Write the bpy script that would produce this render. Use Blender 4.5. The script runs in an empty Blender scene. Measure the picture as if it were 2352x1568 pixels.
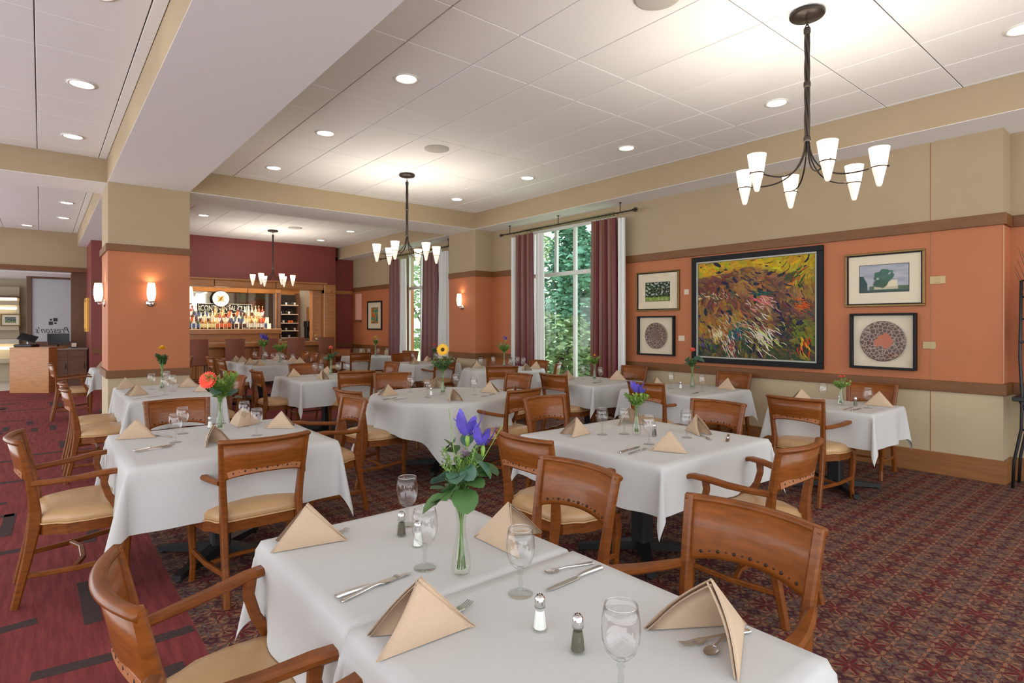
import bpy, math, random
from mathutils import Vector, Matrix, noise
R = random.Random(7)
PI = math.pi
C = bpy.context.scene.collection
# ---------------------------------------------------------------- camera, world, exposure
TH = math.radians(39.47)
cd = bpy.data.cameras.new('camera'); cam = bpy.data.objects.new('camera', cd); C.objects.link(cam)
cam.location = (0, 0, 1.5); cam.rotation_euler = (PI/2, 0, -TH)
cd.sensor_fit = 'HORIZONTAL'; cd.sensor_width = 36; cd.lens = 36*1313/2352
cd.shift_y = -39/2352; cd.clip_start = .05; cd.clip_end = 200
S = bpy.context.scene; S.camera = cam
S.view_settings.view_transform = 'Standard'; S.view_settings.look = 'None'
S.view_settings.gamma = 1; S.view_settings.use_curve_mapping = False
S.view_settings.exposure = 0.0
S.cycles.max_bounces = 10; S.cycles.transparent_max_bounces = 24
S.cycles.diffuse_bounces = 5; S.cycles.sample_clamp_indirect = 4
w = bpy.data.worlds.new('world'); S.world = w; w.use_nodes = True
wn = w.node_tree.nodes; wl = w.node_tree.links
bg = wn['Background']; bg.inputs[1].default_value = 3.0
tc = wn.new('ShaderNodeTexCoord'); sx = wn.new('ShaderNodeSeparateXYZ'); cr = wn.new('ShaderNodeValToRGB')
wl.new(tc.outputs['Generated'], sx.inputs[0]); wl.new(sx.outputs[2], cr.inputs[0]); wl.new(cr.outputs[0], bg.inputs[0])
cr.color_ramp.elements[0].color = (.95, .98, 1, 1); cr.color_ramp.elements[1].color = (.80, .90, 1, 1)

# ---------------------------------------------------------------- node helpers and materials
def new_mat(name):
    m = bpy.data.materials.new(name); m.use_nodes = True
    nt = m.node_tree; return m, nt, nt.nodes['Principled BSDF']
def N(nt, t, **kw):
    n = nt.nodes.new(t)
    for k, v in kw.items():
        if k.startswith('i_'):
            key = k[2:]; key = int(key) if key.isdigit() else key.replace('_', ' ')
            n.inputs[key].default_value = v
        else: setattr(n, k, v)
    return n
def mat(name, col, rough=.6, metal=0, var=0, scale=(8, 8, 8), bump=0, spec=None, coat=0, emit=None, es=0, col2=None, detail=4):
    m, nt, p = new_mat(name)
    p.inputs['Base Color'].default_value = (*col, 1); p.inputs['Roughness'].default_value = rough
    p.inputs['Metallic'].default_value = metal
    if spec is not None: p.inputs['Specular IOR Level'].default_value = spec
    if coat: p.inputs['Coat Weight'].default_value = coat; p.inputs['Coat Roughness'].default_value = .12
    if emit: p.inputs['Emission Color'].default_value = (*emit, 1); p.inputs['Emission Strength'].default_value = es
    if var or bump:
        t = N(nt, 'ShaderNodeTexCoord'); mp = N(nt, 'ShaderNodeMapping'); mp.inputs['Scale'].default_value = scale
        no = N(nt, 'ShaderNodeTexNoise', i_Scale=1.0, i_Detail=float(detail), i_Roughness=.6)
        nt.links.new(t.outputs['Object'], mp.inputs[0]); nt.links.new(mp.outputs[0], no.inputs[0])
        if var:
            c2 = col2 or tuple(c*(1-var) for c in col)
            r = N(nt, 'ShaderNodeValToRGB'); r.color_ramp.elements[0].position = .3; r.color_ramp.elements[1].position = .7
            r.color_ramp.elements[0].color = (*c2, 1); r.color_ramp.elements[1].color = (*col, 1)
            nt.links.new(no.outputs[0], r.inputs[0]); nt.links.new(r.outputs[0], p.inputs['Base Color'])
        if bump:
            b = N(nt, 'ShaderNodeBump', i_Strength=bump, i_Distance=.01)
            nt.links.new(no.outputs[0], b.inputs['Height']); nt.links.new(b.outputs[0], p.inputs['Normal'])
    return m
def thin_glass(name, tint=(.96, .98, .97), edge=.5, refl=.9, ior=1.45, pos=.45, base=.03, pw=4.5):
    m, nt, p = new_mat(name); nt.nodes.remove(p); out = nt.nodes['Material Output']
    lw = N(nt, 'ShaderNodeLayerWeight', i_Blend=.35)
    tr = N(nt, 'ShaderNodeBsdfTransparent'); gl = N(nt, 'ShaderNodeBsdfGlossy', i_Roughness=.02)
    gl.inputs[0].default_value = (1, 1, 1, 1)
    r = N(nt, 'ShaderNodeValToRGB'); r.color_ramp.elements[0].color = (*tint, 1)
    r.color_ramp.elements[0].position = pos; r.color_ramp.elements[1].color = (edge, edge, edge, 1)
    fr = N(nt, 'ShaderNodeMath', operation='POWER'); fr.inputs[1].default_value = pw; mu = N(nt, 'ShaderNodeMath', operation='MULTIPLY_ADD'); mu.inputs[1].default_value = refl*.9; mu.inputs[2].default_value = base
    mx = N(nt, 'ShaderNodeMixShader')
    L = nt.links.new
    L(lw.outputs['Facing'], r.inputs[0]); L(r.outputs[0], tr.inputs[0]); L(lw.outputs['Facing'], fr.inputs[0]); L(fr.outputs[0], mu.inputs[0])
    L(mu.outputs[0], mx.inputs[0]); L(tr.outputs[0], mx.inputs[1]); L(gl.outputs[0], mx.inputs[2]); L(mx.outputs[0], out.inputs[0])
    return m
def emit_mat(name, col, s, base=(.9, .9, .9)):
    return mat(name, base, .4, emit=col, es=s)
M = {}
M['white'] = mat('ceiling_white', (.80, .80, .80), .9, bump=.05, scale=(60, 60, 60))
M['tile'] = mat('ceiling_tile', (.90, .90, .90), .95, var=.05, bump=.15, scale=(180, 180, 180))
M['soffit'] = mat('soffit_white', (.88, .88, .89), .8)
M['grid'] = mat('ceiling_grid', (.22, .21, .20), .7)
M['beige'] = mat('beige_wall_paint', (.42, .32, .20), .75, var=.05, scale=(3, 3, 3), bump=.03)
M['cream'] = mat('cream_wainscot', (.53, .42, .27), .7, var=.05, scale=(3, 3, 3), bump=.03)
M['orange'] = mat('terracotta_wall_paint', (.455, .150, .058), .6, var=.06, scale=(2, 2, 2), bump=.03)
M['burgundy'] = mat('burgundy_wall_paint', (.22, .042, .035), .38, var=.08, scale=(2, 2, 2))
M['rail'] = mat('stained_rail', (.20, .075, .018), .5, var=.3, scale=(3, 3, 30))
M['base'] = mat('stained_baseboard', (.33, .14, .045), .4, var=.25, scale=(3, 3, 40))
M['oak'] = mat('honey_oak', (.50, .21, .065), .35, var=.3, scale=(4, 4, 30), coat=.2)
M['oakd'] = mat('dark_oak_cabinet', (.16, .07, .035), .45, var=.3, scale=(4, 4, 30))
M['wood'] = mat('cherry_chair_wood', (.235, .066, .010), .36, var=.45, scale=(14, 14, 60), coat=.12, spec=.3, col2=(.13, .036, .005))
M['woodh'] = mat('cherry_back_wood', (.265, .076, .012), .33, var=.4, scale=(7, 40, 60), coat=.18, spec=.3, col2=(.17, .048, .007))
M['woodl'] = mat('pale_pierced_wood', (.40, .155, .065), .4, var=.2, scale=(20, 20, 20))  # paler, pinkish tone for the pierced band
M['leather'] = mat('tan_vinyl', (.52, .315, .15), .33, var=.12, scale=(12, 12, 12), bump=.08)
M['pipe'] = mat('tan_piping', (.55, .33, .15), .4)
M['hole'] = mat('dark_hole', (.03, .012, .006), .6)
M['cloth'] = mat('white_tablecloth', (.545, .538, .522), .88, var=.03, bump=.12, scale=(400, 400, 400), detail=1)
M['nap'] = mat('tan_napkin', (.55, .40, .275), .85, var=.06, bump=.15, scale=(300, 300, 300), detail=1)
M['black'] = mat('black_iron', (.012, .012, .013), .45)
M['bronze'] = mat('dark_bronze', (.045, .035, .03), .4, .7)
M['chrome'] = mat('chrome', (.75, .75, .75), .15, 1)
M['steel'] = mat('flatware_steel', (.62, .60, .58), .22, 1)
M['glass'] = thin_glass('goblet_glass', (.98, .98, .98), .30, .8, pos=.62, base=.05, pw=3.2)
M['stemg'] = thin_glass('stem_glass', (.93, .94, .93), .55, 1.0, 1.6, .6)
M['vase'] = thin_glass('vase_glass', (.97, .98, .96), .55, .75, 1.45, .65)
M['pane'] = thin_glass('window_pane', (.93, .98, .96), .8, .6)
M['pglass'] = thin_glass('picture_glass', (.99, .99, .99), .9, .04, base=.006)
M['salt'] = mat('salt', (.85, .85, .83), .8); M['pepper'] = mat('pepper', (.10, .085, .06), .8)
M['winframe'] = mat('white_window_frame', (.78, .80, .77), .4)
M['sheer'] = mat('white_sheer', (.80, .80, .78), .8)
M['drape1'] = mat('burgundy_satin', (.17, .022, .028), .38, var=.2, scale=(30, 30, 2))
M['drape2'] = mat('brown_satin', (.20, .075, .045), .38, var=.2, scale=(30, 30, 2))
M['drape3'] = mat('copper_satin', (.38, .15, .06), .38, var=.2, scale=(30, 30, 2))
M['shade'] = emit_mat('lit_frosted_glass', (1, .74, .45), 5.5)
M['shadel'] = thin_glass('clear_shade_tip', (.9, .88, .83), .35, 1.2)
M['shadeg'] = emit_mat('softly_lit_glass_tip', (1, .80, .60), .55, (.8, .75, .7))
M['sconce'] = emit_mat('lit_sconce_glass', (1, .62, .36), 4.5)
M['lens'] = emit_mat('downlight_lens', (1, .90, .74), 14)
M['leather2'] = mat('brown_stool_leather', (.22, .060, .024), .45, var=.1, scale=(6, 6, 6))
M['leaf'] = mat('round_green_leaf', (.075, .17, .045), .5, var=.3, scale=(20, 20, 20))
M['leafb'] = mat('blue_green_leaf', (.07, .15, .10), .5, var=.2, scale=(20, 20, 20))
M['leafl'] = mat('bright_green_sprig', (.22, .38, .06), .55, var=.3, scale=(30, 30, 30))
M['stemm'] = mat('green_stem', (.16, .26, .08), .5)
M['iris'] = mat('violet_iris_petal', (.13, .09, .55), .5, var=.4, scale=(30, 30, 30))
M['red'] = mat('coral_red_petal', (.85, .07, .03), .5)
M['coral'] = mat('salmon_petal', (.85, .17, .12), .5)
M['yellow'] = mat('yellow_petal', (.85, .48, .02), .5)
M['lemon'] = mat('lemon_petal', (.72, .62, .10), .5)
M['mauve'] = mat('mauve_thistle', (.30, .22, .26), .8)
M['pinkw'] = mat('pale_flower', (.75, .60, .55), .7)
M['brown'] = mat('flower_centre', (.06, .03, .01), .9)
M['matb'] = mat('cream_mat_board', (.72, .62, .46), .85)
M['blackf'] = mat('black_frame', (.008, .008, .010), .55, spec=.25)
M['goldf'] = mat('antique_gold_frame', (.26, .15, .045), .4, .5, var=.4, scale=(60, 60, 60))
M['silverf'] = mat('silver_liner', (.35, .34, .30), .4, .5)
M['brass'] = mat('brushed_brass', (.36, .27, .14), .4, .7)
M['plateW'] = mat('almond_switch_plate', (.68, .55, .42), .5)
M['mirror'] = mat('bar_mirror', (.50, .48, .43), .04, 1)
M['signb'] = mat('black_sign', (.01, .01, .012), .5); M['signw'] = mat('cream_lettering', (.82, .80, .70), .6)
M['clock'] = mat('clock_face', (.9, .88, .80), .5, emit=(1, .95, .85), es=.5)
M['screen'] = mat('dark_screen', (.006, .006, .008), .2)
M['frost'] = mat('frosted_panel', (.50, .52, .55), .6)
M['inkm'] = mat('dark_logo_vinyl', (.03, .03, .035), .6)
M['counter'] = mat('bar_top_stone', (.30, .22, .17), .2, var=.3, scale=(30, 30, 30))
M['grass'] = mat('lawn', (.50, .60, .30), .9, var=.4, scale=(2, 2, 2))
M['tree'] = mat('tree_leaves', (.20, .42, .27), .7, var=.6, scale=(1.5, 1.5, 1.5), col2=(.07, .22, .15))
M['tree2'] = mat('pale_tree_leaves', (.36, .50, .24), .7, var=.4, scale=(1.5, 1.5, 1.5))
M['trunk'] = mat('bark', (.12, .085, .06), .9, var=.4, scale=(4, 4, 1))
M['ceram'] = mat('white_china', (.8, .79, .76), .3)
M['strip'] = emit_mat('lit_cove', (1, .88, .66), 2.2)
M['hallw'] = mat('hall_wall', (.50, .42, .29), .7)
M['stone'] = mat('pale_hall_floor', (.55, .50, .42), .5)
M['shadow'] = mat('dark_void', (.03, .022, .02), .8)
m, nt, p = new_mat('painted_colours'); vc = N(nt, 'ShaderNodeVertexColor', layer_name='Col'); nt.links.new(vc.outputs[0], p.inputs['Base Color']); p.inputs['Roughness'].default_value = .7; p.inputs['Specular IOR Level'].default_value = .2
M['paint'] = m

class X:   # tiny node-math wrapper
    def __init__(s, nt, sock): s.nt = nt; s.s = sock
    def op(s, o, b=None, c=None):
        n = N(s.nt, 'ShaderNodeMath', operation=o); s.nt.links.new(s.s, n.inputs[0])
        for i, v in ((1, b), (2, c)):
            if v is None: continue
            if isinstance(v, X): s.nt.links.new(v.s, n.inputs[i])
            else: n.inputs[i].default_value = v
        return X(s.nt, n.outputs[0])
    def __add__(s, b): return s.op('ADD', b)
    def __sub__(s, b): return s.op('SUBTRACT', b)
    def __mul__(s, b): return s.op('MULTIPLY', b)
def carpet_mat():
    m, nt, p = new_mat('floral_carpet'); t = N(nt, 'ShaderNodeTexCoord')
    sp = N(nt, 'ShaderNodeSeparateXYZ'); no = N(nt, 'ShaderNodeTexNoise', i_Scale=38.0, i_Detail=3.0)
    nt.links.new(t.outputs['Object'], sp.inputs[0]); nt.links.new(t.outputs['Object'], no.inputs[0])
    x = X(nt, sp.outputs[0]); y = X(nt, sp.outputs[1]); nz = X(nt, no.outputs[0]); P = .25
    fine = N(nt, 'ShaderNodeTexNoise', i_Scale=160.0, i_Detail=2.0); nt.links.new(t.outputs['Object'], fine.inputs[0])
    r0 = N(nt, 'ShaderNodeValToRGB'); e = r0.color_ramp.elements
    e[0].position = .36; e[0].color = (.065, .026, .026, 1); e[1].position = .64; e[1].color = (.17, .088, .060, 1)
    nt.links.new(no.outputs[0], r0.inputs[0]); cur = r0.outputs[0]
    def motif(ox, oy, n, rad, col, ring=False, inner=None):
        nonlocal cur
        rad *= .88; u = (x*(1/P) + (ox+.5)).op('FRACT') - .5; v = (y*(1/P) + (oy+.5)).op('FRACT') - .5
        u = u*P; v = v*P
        if ring:
            d = u.op('ABSOLUTE') + v.op('ABSOLUTE') + (nz-.5)*.02
            k = d.op('LESS_THAN', rad)*d.op('GREATER_THAN', rad*.45)
        else:
            r = (u*u + v*v).op('SQRT'); a = v.op('ARCTAN2', u)
            pet = ((a*float(n)).op('COSINE')*.48 + .52)*rad + (nz-.5)*.05
            k = r.op('LESS_THAN', pet)
        mx = N(nt, 'ShaderNodeMix', data_type='RGBA'); nt.links.new(k.s, mx.inputs[0])
        nt.links.new(cur, mx.inputs[6]); mx.inputs[7].default_value = (*col, 1); cur = mx.outputs[2]
    for a, b in ((.25, .25), (.75, .25), (.25, .75), (.75, .75)): motif(a, b, 6, .062, (.25, .118, .068))
    for a, b in ((.25, .25), (.75, .25), (.25, .75), (.75, .75)): motif(a, b, 5, .022, (.10, .03, .03))
    motif(.5, .5, 8, .085, (.115, .082, .070)); motif(.5, .5, 4, .035, (.085, .022, .028))
    motif(.5, 0, 4, .042, (.065, .020, .026), True); motif(0, .5, 4, .042, (.065, .020, .026), True)
    motif(0, 0, 8, .088, (.115, .016, .018)); motif(0, 0, 6, .014, (.26, .09, .05))
    mx = N(nt, 'ShaderNodeMix', data_type='RGBA', blend_type='MULTIPLY'); mx.inputs[0].default_value = .7
    rr = N(nt, 'ShaderNodeValToRGB'); rr.color_ramp.elements[0].position = .3; rr.color_ramp.elements[0].color = (.45, .42, .42, 1); rr.color_ramp.elements[1].position = .65; rr.color_ramp.elements[1].color = (1.35, 1.35, 1.35, 1)
    nt.links.new(fine.outputs[0], rr.inputs[0]); nt.links.new(cur, mx.inputs[6]); nt.links.new(rr.outputs[0], mx.inputs[7])
    nt.links.new(mx.outputs[2], p.inputs['Base Color']); p.inputs['Roughness'].default_value = .95; p.inputs['Specular IOR Level'].default_value = .15
    b = N(nt, 'ShaderNodeBump', i_Strength=.4, i_Distance=.004); nt.links.new(fine.outputs[0], b.inputs['Height']); nt.links.new(b.outputs[0], p.inputs['Normal'])
    return m
M['carpet'] = carpet_mat()
M['redcarpet'] = mat('red_carpet', (.235, .048, .046), .95, var=.5, scale=(30, 3, 30), bump=.3, spec=.15, col2=(.13, .024, .027))
M['stripe'] = mat('charcoal_stripe', (.075, .05, .048), .95, var=.4, scale=(60, 60, 60), spec=.1)

# ---------------------------------------------------------------- mesh builder
class MB:
    def __init__(s): s.v = []; s.f = []; s.m = []; s.mats = []; s.sm = []; s.col = None
    def mi(s, m):
        if m not in s.mats: s.mats.append(m)
        return s.mats.index(m)
    def add(s, vs, fs, m, smooth=False, T=None):
        b = len(s.v)
        if T is not None: vs = [T @ Vector(q) for q in vs]
        s.v += [tuple(q) for q in vs]; s.f += [tuple(b+i for i in f) for f in fs]
        k = s.mi(m); s.m += [k]*len(fs); s.sm += [smooth]*len(fs); return b
    def box(s, x0, x1, y0, y1, z0, z1, m, T=None, b=0):
        if b:
            vs = []; 
            for z, i in ((z0, b), (z0+b, 0), (z1-b, 0), (z1, b)):
                vs += [(x0+i, y0+i+(0 if i else b), z), (x0+i+(0 if i else b), y0+i, z), (x1-i-(0 if i else b), y0+i, z), (x1-i, y0+i+(0 if i else b), z),
                       (x1-i, y1-i-(0 if i else b), z), (x1-i-(0 if i else b), y1-i, z), (x0+i+(0 if i else b), y1-i, z), (x0+i, y1-i-(0 if i else b), z)]
            fs = [tuple(range(7, -1, -1)), tuple(range(24, 32))]
            for k in range(3):
                for i in range(8): fs.append((k*8+i, k*8+(i+1) % 8, k*8+8+(i+1) % 8, k*8+8+i))
            return s.add(vs, fs, m, False, T)
        vs = [(x0, y0, z0), (x1, y0, z0), (x1, y1, z0), (x0, y1, z0), (x0, y0, z1), (x1, y0, z1), (x1, y1, z1), (x0, y1, z1)]
        return s.add(vs, [(3, 2, 1, 0), (4, 5, 6, 7), (0, 1, 5, 4), (1, 2, 6, 5), (2, 3, 7, 6), (3, 0, 4, 7)], m, False, T)
    def lathe(s, prof, m, n=16, T=None, smooth=True, caps=True):
        vs = []; fs = []
        for r, z in prof:
            for i in range(n):
                a = 2*PI*i/n; vs.append((r*math.cos(a), r*math.sin(a), z))
        for k in range(len(prof)-1):
            for i in range(n): fs.append((k*n+i, k*n+(i+1) % n, (k+1)*n+(i+1) % n, (k+1)*n+i))
        if caps:
            if prof[0][0] > 1e-4: fs.append(tuple(range(n-1, -1, -1)))
            if prof[-1][0] > 1e-4: fs.append(tuple((len(prof)-1)*n+i for i in range(n)))
        return s.add(vs, fs, m, smooth, T)
    def tube(s, path, rad, m, n=8, closed=False, T=None, smooth=True):
        pts = [Vector(q) for q in path]; K = len(pts); rs = rad if isinstance(rad, (list, tuple)) else [rad]*K
        vs = []; up = None
        for k in range(K):
            t = (pts[(k+1) % K]-pts[k-1]) if closed else (pts[min(k+1, K-1)]-pts[max(k-1, 0)]); t.normalize()
            if up is None: up = t.orthogonal().normalized()
            else: up = (up - t*up.dot(t)).normalized()
            sd = t.cross(up)
            for i in range(n):
                a = 2*PI*i/n; vs.append(pts[k] + (up*math.cos(a)+sd*math.sin(a))*rs[k])
        fs = []
        for k in range(K if closed else K-1):
            for i in range(n): fs.append((k*n+i, k*n+(i+1) % n, ((k+1) % K)*n+(i+1) % n, ((k+1) % K)*n+i))
        if not closed: fs += [tuple(range(n-1, -1, -1)), tuple((K-1)*n+i for i in range(n))]
        return s.add(vs, fs, m, smooth, T)
    def rect(s, path, ws, hs, side, m, T=None, ch=.22, smooth=False):
        """sweep a chamfered rectangle; side = vector for the width direction"""
        pts = [Vector(q) for q in path]; K = len(pts); side = Vector(side) if not isinstance(side, list) else side
        vs = []
        for k in range(K):
            t = (pts[min(k+1, K-1)]-pts[max(k-1, 0)]).normalized()
            sdv = Vector(side[k]) if isinstance(side, list) else side
            sd = (sdv - t*sdv.dot(t)).normalized(); up = sd.cross(t)
            a = (ws[k] if isinstance(ws, (list, tuple)) else ws)/2; b = (hs[k] if isinstance(hs, (list, tuple)) else hs)/2; c = min(a, b)*ch*2
            for u, v in ((a, -b+c), (a, b-c), (a-c, b), (-a+c, b), (-a, b-c), (-a, -b+c), (-a+c, -b), (a-c, -b)):
                vs.append(pts[k]+sd*u+up*v)
        fs = []
        for k in range(K-1):
            for i in range(8): fs.append((k*8+i, k*8+(i+1) % 8, (k+1)*8+(i+1) % 8, (k+1)*8+i))
        fs += [tuple(range(7, -1, -1)), tuple((K-1)*8+i for i in range(8))]
        return s.add(vs, fs, m, smooth, T)
    def mesh(s, name):
        me = bpy.data.meshes.new(name); me.from_pydata(s.v, [], s.f)
        for m in s.mats: me.materials.append(m)
        me.polygons.foreach_set('material_index', s.m); me.polygons.foreach_set('use_smooth', s.sm)
        if s.col:
            a = me.color_attributes.new('Col', 'FLOAT_COLOR', 'POINT')
            for i, c in enumerate(s.col): a.data[i].color = (*c, 1)
        me.update(); return me
    def build(s, name, parent=None, loc=None, rot=None):
        o = bpy.data.objects.new(name, s.mesh(name)); C.objects.link(o)
        if parent: o.parent = parent
        if loc: o.location = loc
        if rot: o.rotation_euler = rot
        return o
def tag(o, label=None, cat=None, group=None, kind=None):
    if label: o['label'] = label
    if cat: o['category'] = cat
    if group: o['group'] = group
    if kind: o['kind'] = kind
    return o
def empty(name, loc, rz=0):
    o = bpy.data.objects.new(name, None); C.objects.link(o); o.location = loc; o.rotation_euler = (0, 0, rz); o.empty_display_size = .05
    return o
def kids(o): return list(o.children)
def copy_tree(o, parent=None):
    c = o.copy(); C.objects.link(c)
    if parent: c.parent = parent
    for k in kids(o): copy_tree(k, c)
    return c
def struct(o): o['kind'] = 'structure'; return o
def boxobj(name, x0, x1, y0, y1, z0, z1, m, parent=None, st=False, b=0):
    q = MB(); q.box(x0, x1, y0, y1, z0, z1, m, b=b); o = q.build(name, parent)
    if st: struct(o)
    return o
ORD = ['leftmost', 'second from the left', 'third from the left', 'fourth from the left', 'fifth from the left', 'sixth from the left', 'seventh from the left', 'eighth from the left',
       'ninth from the left', 'tenth from the left', 'eleventh from the left', 'twelfth from the left', 'thirteenth from the left', 'fourteenth from the left', 'fifteenth from the left', 'sixteenth from the left',
       'seventeenth from the left', 'eighteenth from the left', 'nineteenth from the left', 'twentieth from the left', 'twenty-first from the left', 'twenty-second from the left', 'twenty-third from the left', 'twenty-fourth from the left']
def scr(x, y):     # left-to-right order as seen by the photographer
    return (x*math.cos(TH)-y*math.sin(TH))/(x*math.sin(TH)+y*math.cos(TH))
def ordinal(i, n):
    if n == 1: return ''
    if n == 2: return ('left-hand', 'right-hand')[i]
    if i == n-1: return 'rightmost'
    return ORD[i]

# ---------------------------------------------------------------- room shell
# floor
fl = MB(); fl.box(.59, 7.6, -3, 8.9, -.1, 0, M['carpet']); struct(fl.build('floor'))
rc = MB(); rc.box(-4.5, .59, -3, 20.5, -.1, 0, M['redcarpet']); rc.box(.59, 7.6, 8.9, 20.5, -.1, 0, M['redcarpet']); red = struct(rc.build('floor_red_carpet'))
sm_ = MB()
def stripe(x0, y0, x1, y1, wd=.075):
    d = Vector((x1-x0, y1-y0, 0)); n = Vector((-d.y, d.x, 0)).normalized()*wd/2; a = Vector((x0, y0, .0012)); b = Vector((x1, y1, .0012))
    dz = Vector((0, 0, -.0014))
    sm_.add([a+n, a-n, b-n, b+n, a+n+dz, a-n+dz, b-n+dz, b+n+dz], [(0, 1, 2, 3), (0, 4, 5, 1), (2, 6, 7, 3), (1, 5, 6, 2), (3, 7, 4, 0)], M['stripe'])
for s_ in ((-.035, 3.179, .259, 3.143), (.197, 4.162, .203, 3.557), (.381, 3.181, .58, 3.184), (-.3, 3.747, -.017, 3.766), (-.202, 5.405, -.186, 6.018), (-.4, 5.032, -.045, 5.01), (.255, 4.892, .315, 5.287),
           (-.1, 2.35, .4, 2.36), (.3, 1.7, .3, 2.2), (-.3, 2.7, -.3, 3.0), (.45, 2.55, .45, 2.9)): stripe(*s_)
for i in range(70):
    x = R.uniform(-1.8, .5); y = R.uniform(5.8, 15.5); L = R.uniform(.3, .6)
    if R.random() < .5: stripe(x, y, min(x+L, .58), y)
    else: stripe(x, y, x, y+L)
for i in range(60):
    x = R.uniform(.7, 6.0); y = R.uniform(9.1, 13.9); L = R.uniform(.3, .6)
    if R.random() < .5: stripe(x, y, x+L, y)
    else: stripe(x, y, x, y+L)
q = sm_.build('carpet_stripe', red); q['kind'] = 'stuff'

# bays of ceiling: slab with a dark grid behind, single tiles hung below it
YL = [1.41+1.85*k for k in range(-3, 9)]
ylines = sorted(YL + [y+.615 for y in YL])          # 0.6 m and 1.2 m rows alternate
def bay(name, x0, x1, y0, y1, xl):
    g = MB(); g.box(x0, x1, y0, y1, 3.675, 3.78, M['grid']); root = struct(g.build(name))
    xs = [x0]+sorted(v for v in xl if x0+.02 < v < x1-.02)+[x1]; ys = [y0]+[v for v in ylines if y0+.05 < v < y1-.05]+[y1]
    cache = {}
    for i in range(len(xs)-1):
        for j in range(len(ys)-1):
            a, b = xs[i+1]-xs[i], ys[j+1]-ys[j]; key = (round(a, 3), round(b, 3))
            if key not in cache:
                t = MB(); t.box(-a/2+.004, a/2-.004, -b/2+.004, b/2-.004, 0, .013, M['tile'], b=.003); cache[key] = t.mesh('ceiling_tile')
            o = bpy.data.objects.new('ceiling_tile', cache[key]); C.objects.link(o); o.parent = root
            o.location = ((xs[i]+xs[i+1])/2, (ys[j]+ys[j+1])/2, 3.66)
    return root
XM = [5.835-.613*k for k in range(-2, 12)]
bay('ceiling', 1.60, 6.50, -2.6, 9.03, XM)
bay('ceiling_left_bay', -4.2, .665, -2.6, 9.15, [.575-.613*k for k in range(0, 9)])
bay('ceiling_bar_bay', 1.60, 6.50, 9.98, 15.9, XM)
bay('ceiling_host_bay', -4.2, .665, 9.95, 17.0, [.575-.613*k for k in range(0, 9)])
def beam(name, x0, x1, y0, y1, zb=3.35):
    g = MB(); g.box(x0, x1, y0, y1, zb+.004, 3.8, M['beige']); g.box(x0, x1, y0, y1, zb, zb+.004, M['soffit']); return struct(g.build(name))
beam('ceiling_beam', .665, 1.60, -2.6, 17.0)
beam('ceiling_beam', 1.60, 6.50, 9.03, 9.98)
beam('ceiling_beam', -4.2, .665, 9.15, 9.95)
beam('ceiling_soffit', 6.50, 7.35, -2.6, 16.0)
boxobj('ceiling_roof_slab', -4.4, 7.6, -2.8, 20.5, 3.80, 3.95, M['white'], st=True)

BANDS = ((0, .83, 'cream'), (.83, 2.50, 'orange'), (2.50, 3.36, 'beige'))
def wall(name, x0, x1, y0, y1, bands=BANDS):
    g = MB()
    for a, b, m_ in bands: g.box(x0, x1, y0, y1, a, b, M[m_])
    return struct(g.build(name))
TRN = [0]
def rails(pts, out=.022, z=((.83, .94, 'rail'), (2.44, 2.55, 'rail')), base=True, th=None):
    """straight rail boxes along axis-aligned wall faces: (x0,x1,y0,y1) footprints already proud of the wall"""
    for (x0, x1, y0, y1) in pts:
        for a, b, m_ in z:
            TRN[0] += 1; boxobj('trim_%d' % TRN[0], x0, x1, y0, y1, a, b, M[m_], st=True, b=.003)
        if base: boxobj('baseboard_right', x0, x1, y0, y1, 0, .22, M['base'], st=True, b=.003)
WX = 6.97; WB = 7.45
wall('wall_right', WX, WB, 1.21, 5.92)
wall('wall_right', WX, WB, 8.22, 9.05)
wall('wall_pier', 6.53, WB, 9.05, 9.98)
wall('wall_right', WX, WB, 9.98, 10.95)
wall('wall_right', WX, WB, 13.04, 16.0)
wall('wall_right', 7.26, 7.45, -2.6, 1.21)
for y0, y1 in ((5.92, 8.22), (10.95, 13.04)):
    boxobj('wall_right_sill', WX, WB, y0, y1, 0, .30, M['cream'], st=True)
    boxobj('wall_right_head', WX, WB, y0, y1, 3.28, 3.36, M['beige'], st=True)
o_ = .025
rails([(WX-o_, WX, 1.185, 5.92), (WX-o_, WX, 8.22, 9.05), (6.53-o_, WX-o_, 9.05-o_, 9.05), (6.53-o_, 6.53, 9.05, 9.98), (WX-o_, WX, 9.98, 10.95), (WX-o_, WX, 13.04, 15.68), (WX, 7.26, 1.21-o_, 1.21), (7.26-o_, 7.26, -2.6, 1.21-o_)])
# art-wall panel joint and bright corner guard
boxobj('trim_90', WX-.002, WX+.001, 1.777, 1.784, .22, 3.34, M['base'], st=True)
boxobj('trim_91', WX-.004, WX+.05, 1.204, 1.2105, .95, 2.43, mat('corner_guard', (.50, .24, .13), .35, .2), st=True)

# free-standing column
wall('wall_column', .665, 1.602, 9.03, 9.98, ((0, .83, 'cream'), (.83, 2.50, 'orange'), (2.50, 3.35, 'beige')))
for a, b, m_ in ((.80, .90, 'rail'), (2.46, 2.55, 'rail'), (0, .22, 'base')):
    TRN[0] += 1; g = MB(); g.box(.64, 1.627, 9.005, 10.005, a, b, M[m_], b=.003); struct(g.build('trim_%d' % TRN[0]))
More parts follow.
